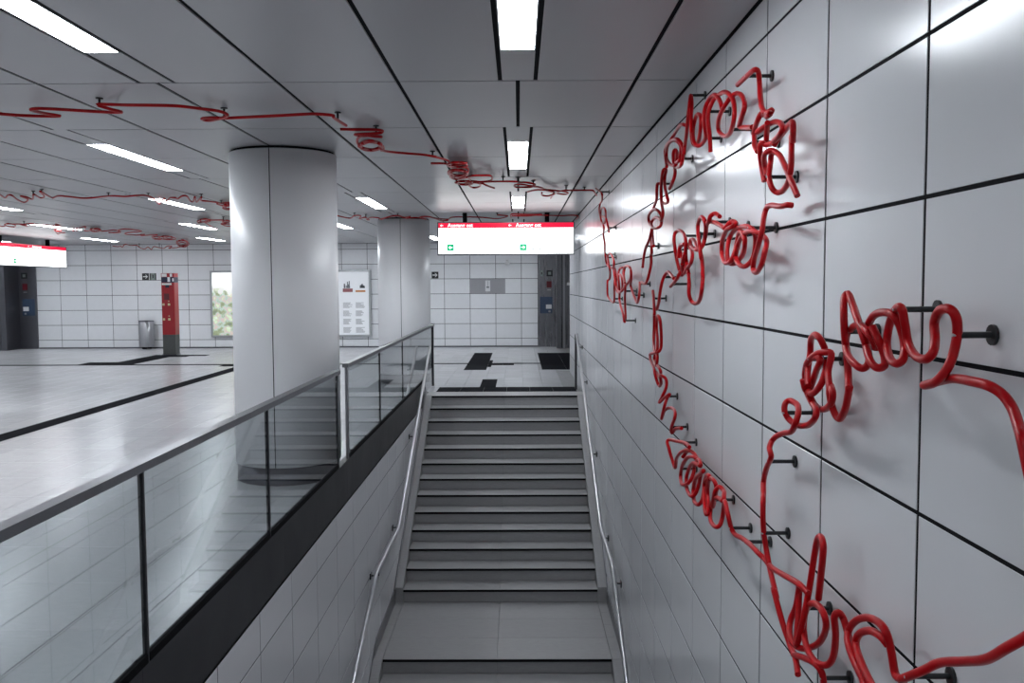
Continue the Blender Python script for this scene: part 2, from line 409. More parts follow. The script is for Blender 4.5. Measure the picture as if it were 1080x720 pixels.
# ---------------------------------------------------------------- stair
stair = thing('staircase', 'wide grey stone staircase with black nosings climbing to the concourse', 'staircase')
XA, XB = -1.388, .922                            # ends of the steps; gutters run outside them
XM = -.235                                       # joint in the middle
def step(z, y, deep, x0, x1, last=False):
    core = MB().box(x0, x1, y+.03, y+deep+.03, z-RISE-.06, z-.03).build('step', M_CONC, stair)
    for a, b in ((x0, XM-.0015), (XM+.0015, x1)):
        link('tread', slab_mesh('+z', b-a, deep, .03, .002, M_STEP), core, ((a+b)/2, y+deep/2, z))
        link('riser', slab_mesh('-y', b-a, RISE-.032, .016, .001, M_STEP), core, ((a+b)/2, y+.014, z-.03-(RISE-.032)/2))
    MB().box(x0, x1, y-.003, y+.006, z-.0285, z-.004).build('nosing_strip', M_BLACK, core)
step(0, YT, .52, WL+.003, W-.003)
for i in range(1, 13): step(-i*RISE, YT-i*RUN, RUN+.012, XA, XB)
for i in range(1, 7): step(ZL-i*RISE, YL0-i*RUN, RUN+.012, XA, XB)
# half landing
core = MB().box(XA, XB, YL0+.03, YL1+.04, ZL-RISE-.1, ZL-.03).build('half_landing', M_CONC, stair)
n = 3
for a, b in ((XA, XM-.0015), (XM+.0015, XB)):
    for j in range(n):
        ya = YL0+(YL1+.012-YL0)*j/n; yb = YL0+(YL1+.012-YL0)*(j+1)/n
        link('landing_slab', slab_mesh('+z', b-a, yb-ya-.002, .03, .0015, M_STEP), core, ((a+b)/2, (ya+yb)/2, ZL))
    link('riser', slab_mesh('-y', b-a, RISE-.032, .016, .001, M_STEP), core, ((a+b)/2, YL0+.014, ZL-.03-(RISE-.032)/2))
MB().box(XA, XB, YL0-.003, YL0+.006, ZL-.0285, ZL-.004).build('nosing_strip', M_BLACK, core)
for x0, x1 in ((WL+.001, XA-.003), (XB+.003, W-.001)):
    for j in range(4):
        ya = YL0+.2+(YL1+.02-YL0-.2)*j/4; yb = YL0+.2+(YL1+.02-YL0-.2)*(j+1)/4
        link('edge_slab', slab_mesh('+z', abs(x1-x0)-.003, yb-ya-.003, .05, .001, M_STEP), core, ((x0+x1)/2, (ya+yb)/2, ZL-.001))
    # sloping stone strings beside the flights
    y1 = YT+.01; z1 = -.155; s = RISE/RUN; top = lambda y: -(YT-y)*s+.025
    MB().prism([(y1, top(y1)-.02), (y1, -.5), (YL1, ZL-.05), (YL1-.005, ZL), (YL1-.005, top(YL1))], x0, x1).build('string', M_STEP, stair)
    yb = YB; t2 = lambda y: ZL-(YL0-y)*s+.025
    MB().prism([(YL0+.2, ZL+.0), (YL0+.2, ZL-.2), (yb, ZB-.02), (yb, t2(yb)), (YL0-.03, t2(YL0-.03))], x0, x1).build('string', M_STEP, stair)
def skirting(x0, x1):
    s = RISE/RUN; a = .035; h = .125
    y1 = YT-.03
    low = [(y1, -(YT-y1)*s+a), (YL1-.02, -(YT-YL1+.02)*s+a-.0), (YL1-.05, ZL+.012), (YL0+.1, ZL+.012), (YB+.1, ZL-(YL0+.1-YB-.1)*s)]
    up = [(y1, -(YT-y1)*s+a+h), (YL1-.1, ZL+RISE+.02), (YL0+.22, ZL+.14), (YB+.1, ZL-(YL0+.22-YB-.1)*s+.14)]
    mb = MB(); pts = up+low[::-1]
    n = len(pts)
    return mb.prism(pts, x0, x1)
tag(skirting(WL+.001, WL+.014).build('baseboard_left', M_RAIL), 'dark sloping skirting along the left stairwell wall', 'skirting', kind='structure')
tag(skirting(W-.014, W-.001).build('baseboard_right', M_RAIL), 'dark sloping skirting along the tiled wall beside the stair', 'skirting', kind='structure')

# handrails
def handrail(label, path, wallx, brks, post=None):
    t = thing('handrail', label, 'handrail', 'stair handrails')
    P = [Vector(p) for p in path]
    out = []
    for i, p in enumerate(P):                     # rounded bends
        if 0 < i < len(P)-1:
            a = p+(P[i-1]-p).normalized()*.1; b = p+(P[i+1]-p).normalized()*.1
            out += [a*(1-u)**2+p*2*u*(1-u)+b*u*u for u in (0, .25, .5, .75, 1)]
        else: out.append(p)
    MB().tube(out, .021, 12).build('rail', M_HAND, t)
    for y in brks:
        for a, b in zip(P[:-1], P[1:]):
            if min(a.y, b.y) <= y <= max(a.y, b.y):
                c = a+(b-a)*((y-a.y)/(b.y-a.y)); s = 1 if wallx > c.x else -1
                mb = MB().tube([c+Vector((0, 0, -.01)), c+Vector((0, 0, -.07)), Vector((wallx, c.y, c.z-.075))], .008, 6)
                mb.box(wallx-s*.012, wallx, c.y-.035, c.y+.035, c.z-.105, c.z-.045)
                mb.build('bracket', M_BRK, t)
                break
    if post:
        MB().box(post[0]-.018, post[0]+.018, post[1]-.018, post[1]+.018, 0, post[2]).build('post', M_POST, t)
handrail('polished tubular handrail fixed to the long glossy tiled wall', [(.962, 14.86, .93), (.962, 10.43, -1.12), (.962, 9.12, -1.16), (.962, 7.95, -1.80), (.962, 6.9, -2.36)], W, (14.6, 13.6, 11.9, 10.3, 9.0, 7.9), (.955, 14.98, .93))
handrail('polished tubular handrail on the stairwell wall under the dark fascia', [(-1.405, 14.12, .785), (-1.405, 10.2, -1.055), (-1.405, 8.6, -1.055), (-1.405, 7.35, -1.56), (-1.405, 6.5, -2.0)], WL, (12.0, 10.32, 8.75, 7.3), None)

# ---------------------------------------------------------------- glass balustrades and the dark fascia they stand on
fas = thing('stairwell_fascia', 'broad anthracite metal fascia along the edge of the stairwell', 'fascia')
XF = -1.50; FZ0, FZ1 = -.115, .235
ends = [YN-.1, 3.46, 5.62, 7.7, 9.8, 11.9, 14.03]
for a, b in zip(ends[:-1], ends[1:]):
    MB().box(XF-.012, XF, a+.0008, b-.0008, FZ0, FZ1).build('sheet', M_FASCIA, fas)
MB().box(XF-.165, XF-.012, YN-.1, 14.03, FZ0, -.013).build('edge_beam', M_CONC, fas)
MB().box(XF-.055, XF-.012, YN-.1, 14.03, -.013, FZ1).build('glass_clamp', M_FASCIA, fas)
def balustrade(label, y0, y1, posts, zr, thick_first=False):
    t = thing('glass_balustrade', label, 'balustrade', 'glass balustrades beside the stairwell')
    X = XF-.014
    MB().box(X-.03, X+.025, y0, y1+.06, zr-.035, zr).build('top_rail', M_RAIL, t)
    for i, y in enumerate(posts):
        zb = FZ1-.001 if y < 14 else 0
        hw = .009 if not (thick_first and i == 0) else .028
        if thick_first and y == posts[-1]: hw = .04
        wx = .022 if hw == .04 else .010
        MB().box(X-wx, X+wx, y-hw, y+hw, zb, zr-.034).build('post', M_RAIL if (thick_first and i == 0) else M_POST, t)
    for a, b in zip(posts[:-1], posts[1:]):
        zb = FZ1+.002 if b < 14.2 else FZ1+.002
        if b < 14.2: MB().box(X-.005, X+.005, a+.012, b-.012, zb+.02, zr-.036).build('glass_pane', M_GLASS, t)
        else:
            MB().prism([(a+.012, zb+.02), (14.02, zb+.02), (14.04, .03), (b-.012, .03), (b-.012, zr-.036), (a+.012, zr-.036)], X-.005, X+.005).build('glass_pane', M_GLASS, t)
        MB().box(X-.013, X+.013, a+.01, min(b, 14.02)-.01, zb-.001, zb+.035).build('gasket', M_BLACK, t)
balustrade('long glass balustrade with flat steel top rail running from the foreground to the first column', .9, 7.38, (.95, 1.74, 3.53, 5.32, 7.38), 1.054)
balustrade('shorter glass balustrade between the first column and the head of the stair', 7.78, 15.75, (7.82, 9.67, 11.58, 15.65), 1.075, True)

# ---------------------------------------------------------------- columns
def column(label, x, y, R):
    t = thing('column', label, 'column', 'round columns of the concourse')
    MB().lathe([(R-.02, .15), (R-.02, CE)], (x, y, 0), 40).build('core', M_JOINT, t)
    g = .0085
    for k in range(4):
        a0 = k*PI/2+g; a1 = (k+1)*PI/2-g
        MB().lathe([(R-.02, .158), (R, .158), (R, CE-.022), (R-.02, CE-.022)], (x, y, 0), 18, a0, a1).build('shell_panel', M_COL, t)
    MB().lathe([(R-.012, 0), (R-.012, .148), (R-.05, .15)], (x, y, 0), 40).build('plinth', M_DSTEEL, t)
column('thick white round column standing beside the glass balustrade near the stair foot', -2.135, 8.22, .474)
column('white round column standing beyond the balustrades, left of the exit sign', -2.09, 16.4, .474)

# ---------------------------------------------------------------- hanging signs
def arrow(mb, o, X, Zv, s, left=True):
    """a flat arrow of size s about o, in the plane of X and Zv"""
    k = -1 if left else 1; n = Vector(X).cross(Vector(Zv))*.002
    P = [(1, 0), (.2, .8), (-.12, .8), (.42, .2), (-1, .2), (-1, -.2), (.42, -.2), (-.12, -.8), (.2, -.8)]
    v = [Vector(o)+Vector(X)*(a*s*k)+Vector(Zv)*(b*s) for a, b in P]
    m = len(v); tr = [(0, 1, 2), (0, 2, 3), (0, 3, 6), (0, 6, 7), (0, 7, 8), (3, 4, 5), (3, 5, 6)]
    fs = tr if not left else [q[::-1] for q in tr]
    mb.add([p+n for p in v], fs)
def hanging_sign(label, o, X, L, H, D, hang):
    """light box; o = lower corner at the start of the face, X runs along the face"""
    t = thing('hanging_sign', label, 'sign', 'backlit exit signs hanging from the ceiling')
    X = Vector(X); Zv = Vector((0, 0, 1)); Nn = X.cross(Zv); o = Vector(o)
    def bx(a0, a1, z0, z1, n0, n1, name, m):
        v = [o+X*a+Zv*z+Nn*n for a in (a0, a1) for n in (n0, n1) for z in (z0, z1)]
        return MB().add(v, [(0,1,3,2), (4,6,7,5), (0,4,5,1), (2,3,7,6), (0,2,6,4), (1,5,7,3)]).build(name, m, t)
    bx(0, L, 0, H, -D, -.004, 'case', M_DSTEEL)
    for a0, a1, z0, z1 in ((0, L, 0, .022), (0, L, H-.012, H), (0, .022, .022, H-.012), (L-.022, L, .022, H-.012)):
        bx(a0, a1, z0, z1, -.004, .006, 'frame', M_DSTEEL)
    hb = H*.155
    bx(.022, L-.022, .022, H-.012-hb, -.004, .001, 'white_face', M_SIGNW)
    bx(.022, L-.022, H-.012-hb, H-.012, -.004, .002, 'red_band', M_SIGNR)
    for f in hang: bx(L*f-.035, L*f+.035, H, CE-o.z+.01, -D*.75, -D*.25, 'hanger', M_BLACK)
    f = .0035
    for x0, lab in ((.075, True), (1.21, True)):
        mb = MB(); arrow(mb, o+X*x0*L/2.29+Zv*(H-.012-hb*.5)+Nn*f, X, Zv, .026, lab); mb.build('arrow', M_SIGNT, t)
        text_mesh('lettering', 'Ausgang ost', .086, M_SIGNT, t, o+X*(x0+.10)*L/2.29+Zv*(H-.012-hb*.5-.024)+Nn*f, X, Zv, .001)
    for x0, x1, z in ((.18, .52, .40), (.18, .60, .335), (.18, .82, .265), (1.28, 1.62, .40), (1.28, 1.70, .335)):
        bx(x0, x1, z, z+.018, 0, .0016, 'printed_line', M_SIGNF)
    for x0, left in ((.22, True), (1.43, False)):
        bx(x0-.058, x0+.058, .072, .182, 0, .002, 'green_field', M_SIGNGR)
        mb = MB(); arrow(mb, o+X*x0+Zv*.127+Nn*.003, X, Zv, .034, left); mb.build('arrow', M_SIGNT, t)
        s = 1 if left else -1
        bx(x0+s*.088-.004, x0+s*.088+.004, .085, .165, 0, .002, 'door_mark', M_SIGNGR)
        bx(x0+s*.13-.005, x0+s*.13+.005, .085, .165, 0, .002, 'door_mark', M_SIGNGR)
    for x0 in (1.575, 1.69): bx(x0, x0+.045, .085, .105, 0, .002, 'small_print', M_SIGND)
    return t
hanging_sign('backlit white exit sign with red band hanging over the head of the stair', (-1.352, 15.0, 2.255), (1, 0, 0), 2.29, .545, .16, (.2, .8))
hanging_sign('backlit white exit sign with red band hanging before the dark elevator', (-11.88, 19.7, 2.255), (0, 1, 0), 3.85, .545, .16, (.25, .8))

# ---------------------------------------------------------------- things along the far wall
def elevator(label, x0, doorx, s, m_panel):
    """steel call panel, post and sliding doors; s is the side on which the doors lie"""
    t = thing('elevator', label, 'elevator', 'elevators along the end wall')
    MB().box(x0, x0+s*.5, YF-.05, YF-.001, .0, CE-.004).build('steel_panel', m_panel, t)
    MB().box(x0+s*.5, x0+s*.64, YF-.75, YF-.001, 0, CE-.004).build('jamb', m_panel, t)
    MB().box(x0+s*.64, x0+s*.665, YF-.70, YF-.001, 0, CE-.004).build('gap', M_BLACK, t)
    MB().box(x0+s*.665, x0+s*.727, YF-.73, YF-.001, 0, CE-.004).build('door_frame', M_STEEL if s > 0 else M_DSTEEL, t)
    for k in range(2):
        MB().box(x0+s*(.73+.75*k), x0+s*(.73+.75*k+.745), YF-.68, YF-.62, .01, 2.25).build('door', m_panel, t)
    MB().box(x0+s*.73, x0+s*2.3, YF-.69, YF-.61, 2.255, CE-.004).build('lintel', m_panel, t)
    a = lambda u, v: (x0+min(s*u, s*v), x0+max(s*u, s*v))
    def plate(u, v, z0, z1, d, name, m): 
        xa, xb = a(u, v); return MB().box(xa, xb, YF-.05-d, YF-.051, z0, z1).build(name, m, t)
    if s > 0: plate(.04, .16, 2.0, 2.17, .008, 'pictogram_plate', M_SIGNG); plate(.045, .055, 2.0, 2.17, .01, 'pictogram_mark', M_SIGNK); plate(.145, .155, 2.0, 2.17, .01, 'pictogram_mark', M_SIGNK); plate(.085, .115, 2.05, 2.12, .01, 'pictogram_mark', M_SIGNK)
    q = plate(.24, .41, 2.0, 2.17, .008, 'pictogram_plate', M_SIGNK); plate(.285, .365, 2.045, 2.125, .011, 'pictogram_mark', M_SIGNG)
    plate(.24, .38, 1.68, 1.86, .02, 'floor_display', M_REDP); plate(.26, .36, 1.60, 1.63, .012, 'button_plate', M_STEEL)
    plate(.05, .40, .95, 1.42, .01, 'notice', M_BLUEP); plate(.22, .38, 1.08, 1.2, .016, 'notice_label', M_WHITE); plate(.29, .35, .98, 1.03, .014, 'call_button', M_STEEL)
    if s > 0: MB().box(x0+.78, x0+.88, YF-.70, YF-.681, 1.74, 1.82).build('door_label', M_WHITE, t)
elevator('brushed steel elevator front beside the end of the long tiled wall', .555, 1.27, 1, M_MSTEEL)
elevator('dark steel elevator front at the far end of the concourse under the hanging sign', -13.76, -14.3, -1, M_DSTEEL)

hp = thing('intercom_hatch', 'flat grey steel hatch with a white intercom set into the tiled end wall', 'hatch')
MB().box(-1.372, -.90, YF-.012, YF-.002, 1.52, 1.935).build('hatch_leaf', M_STEEL, hp)
MB().box(-.896, -.378, YF-.012, YF-.002, 1.52, 1.935).build('hatch_leaf', M_STEEL, hp)
MB().box(-.945, -.81, YF-.04, YF-.013, 1.58, 1.89).build('intercom', M_WHITE, hp)
MB().box(-.915, -.84, YF-.045, YF-.041, 1.68, 1.72).box(-.882, -.873, YF-.045, YF-.041, 1.73, 1.87).build('speaker_slot', M_INK, hp)

cc = thing('security_camera', 'small pale security camera mounted on the end wall below the exit sign', 'camera')
MB().box(-.36, -.28, YF-.03, YF-.001, 2.40, 2.48).build('base_plate', M_WHITE, cc)
MB().lathe([(0, .02), (.05, .015), (.07, -.02), (.065, -.06), (.04, -.1), (0, -.115)], (-.32, YF-.12, 2.42), 16).build('dome', M_WHITE, cc)
MB().tube([(-.32, YF-.03, 2.44), (-.32, YF-.12, 2.44)], .02, 8).build('arm', M_ALU, cc)

def arrow_plate(name, label, x, z, pair):
    t = thing(name, label, 'sign', 'small escape route signs on the end wall')
    MB().box(x, x+.19, YF-.012, YF-.001, z, z+.19).build('plate', M_SIGNK, t)
    c = Vector((x+.095, YF-.0135, z+.095)); s = .07
    mb = MB(); arrow(mb, c, (1, 0, 0), (0, 0, 1), s, False); mb.build('arrow', M_WHITE, t)
    if pair:
        MB().box(x+.21, x+.40, YF-.012, YF-.001, z, z+.19).build('plate', M_SIGNG, t)
        MB().box(x+.37, x+.40, YF-.014, YF-.0121, z, z+.19).box(x+.225, x+.25, YF-.014, YF-.0121, z, z+.19).box(x+.295, x+.325, YF-.014, YF-.0121, z+.05, z+.15).build('door_mark', M_SIGNK, t)
arrow_plate('escape_sign', 'small black escape sign with white arrow beside a running-man plate, over the bin', -10.73, 1.95, True)
arrow_plate('escape_sign', 'small black escape sign with white arrow beside the second column', -2.47, 1.955, False)

def display_case(label, x0, x1, z0, z1):
    t = thing('display_case', label, 'poster', 'lit display cases on the end wall')
    f = .055
    for a, b, c, d in ((x0, x1, z0, z0+f), (x0, x1, z1-f, z1), (x0, x0+f, z0+f, z1-f), (x1-f, x1, z0+f, z1-f)):
        MB().box(a, b, YF-.075, YF-.001, c, d).build('frame', M_ALU, t)
    return t
d1 = display_case('lit display case with a green garden picture fading to white', -8.78, -7.62, .31, 2.20)
MB().box(-8.725, -7.675, YF-.05, YF-.03, .365, 2.145).build('poster', M_POSTER, d1)
d2 = display_case('lit display case with a white notice of two text columns and small pictures', -5.42, -4.205, .31, 2.21)
MB().box(-5.365, -4.26, YF-.05, YF-.03, .365, 2.155).build('poster', M_POSTW, d2)
for x0, m in ((-5.0, M_PINK), (-4.64, M_ORANGE)):
    MB().box(x0, x0+.28, YF-.054, YF-.0505, 1.58, 1.58+(.1 if m is M_PINK else .05)).build('colour_band', m, d2)
    mb = MB()
    for k in range(9):
        a = x0+.02+.24*random.random(); h = .05+.16*random.random()
        if m is M_ORANGE: a = x0+.12+.12*random.random(); h *= .6
        mb.box(a, a+.03, YF-.053, YF-.0505, 1.69, 1.69+h)
    mb.build('picture_print', M_INK, d2)
    mb = MB()
    for b in range(4):
        for l in range(6):
            z = 1.27-b*.235-l*.027; mb.box(x0, x0+.27*(.55+.45*random.random()), YF-.053, YF-.0505, z, z+.011)
    tag(mb.build('text_lines', M_INK, d2), kind='stuff')

# litter bin: a half-round steel drum on the wall
b = thing('litter_bin', 'rounded brushed steel litter bin against the tiled wall beside the red help point', 'bin')
cx, cy = -10.56, YF-.23
MB().lathe([(.20, .06), (.205, .075), (.205, .765), (.195, .78)], (cx, cy, 0), 28).build('body', M_STEEL, b)
MB().lathe([(.195, .06), (0, .06)], (cx, cy, 0), 28).build('bottom', M_DSTEEL, b)
MB().lathe([(.208, .77), (.212, .79), (.205, .80), (.12, .80), (.11, .77), (0, .76)], (cx, cy, 0), 28).build('lid', M_DSTEEL, b)
MB().box(cx-.08, cx+.08, cy+.19, YF-.001, .2, .7).build('wall_mount', M_DSTEEL, b)
MB().lathe([(.206, .08), (.209, .08), (.209, .76), (.206, .76)], (cx, cy, 0), 6, -PI*.40, -PI*.28).build('edge_strip', M_ALU, b)
MB().lathe([(.13, 0), (.13, .062)], (cx, cy, 0), 20).build('foot', M_BLACK, b)

# red help point
h = thing('help_point', 'tall red information and emergency pillar with grey base on the concourse', 'help point')
hx, hy, hw, hd = -9.0, 23.1, .165, .14
def hbox(x0, x1, z0, z1, d, name, m): return MB().box(hx+x0, hx+x1, hy-hd-d, hy-hd-.001, z0, z1).build(name, m, h)
MB().box(hx-hw, hx+hw, hy-hd, hy+hd, 0, .52).build('base', M_SOSG, h)
MB().box(hx-hw-.02, hx+hw+.02, hy-hd-.02, hy+hd+.02, 0, .02).build('foot_plate', M_DSTEEL, h)
MB().box(hx-hw, hx+hw, hy-hd, hy+hd, .522, 1.86).build('red_body', M_SOS, h)
MB().box(hx-hw, hx+hw, hy-hd, hy+hd, 1.862, 2.0).build('navy_head', M_NAVY, h)
MB().box(hx-hw, hx+hw, hy-hd, hy+hd, 2.002, 2.10).build('red_head', M_SOS, h)
hbox(-.15, -.02, 2.01, 2.09, .006, 'white_field', M_WHITE); hbox(.06, .12, 2.01, 2.09, .006, 'white_field', M_WHITE)
hbox(.0, .065, 1.88, 2.0, .006, 'white_field', M_WHITE); hbox(.12, .16, 1.89, 1.97, .006, 'white_field', M_WHITE)
hbox(-.15, .1, 1.80, 1.845, .006, 'white_field', M_WHITE); hbox(-.06, .04, 1.73, 1.80, .006, 'navy_field', M_NAVY)
hbox(-.10, .03, 1.42, 1.58, .004, 'speaker_grille', M_REDP)
for z in (1.30, .92):
    for x in (-.12, .02):
        v = []
        MB().box(hx+x-.028, hx+x+.028, hy-hd-.012, hy-hd-.001, z-.028, z+.028).build('button', M_BRASS, h)
    hbox(-.0, .03, z+.07, z+.095, .005, 'button_label', M_BRASS)

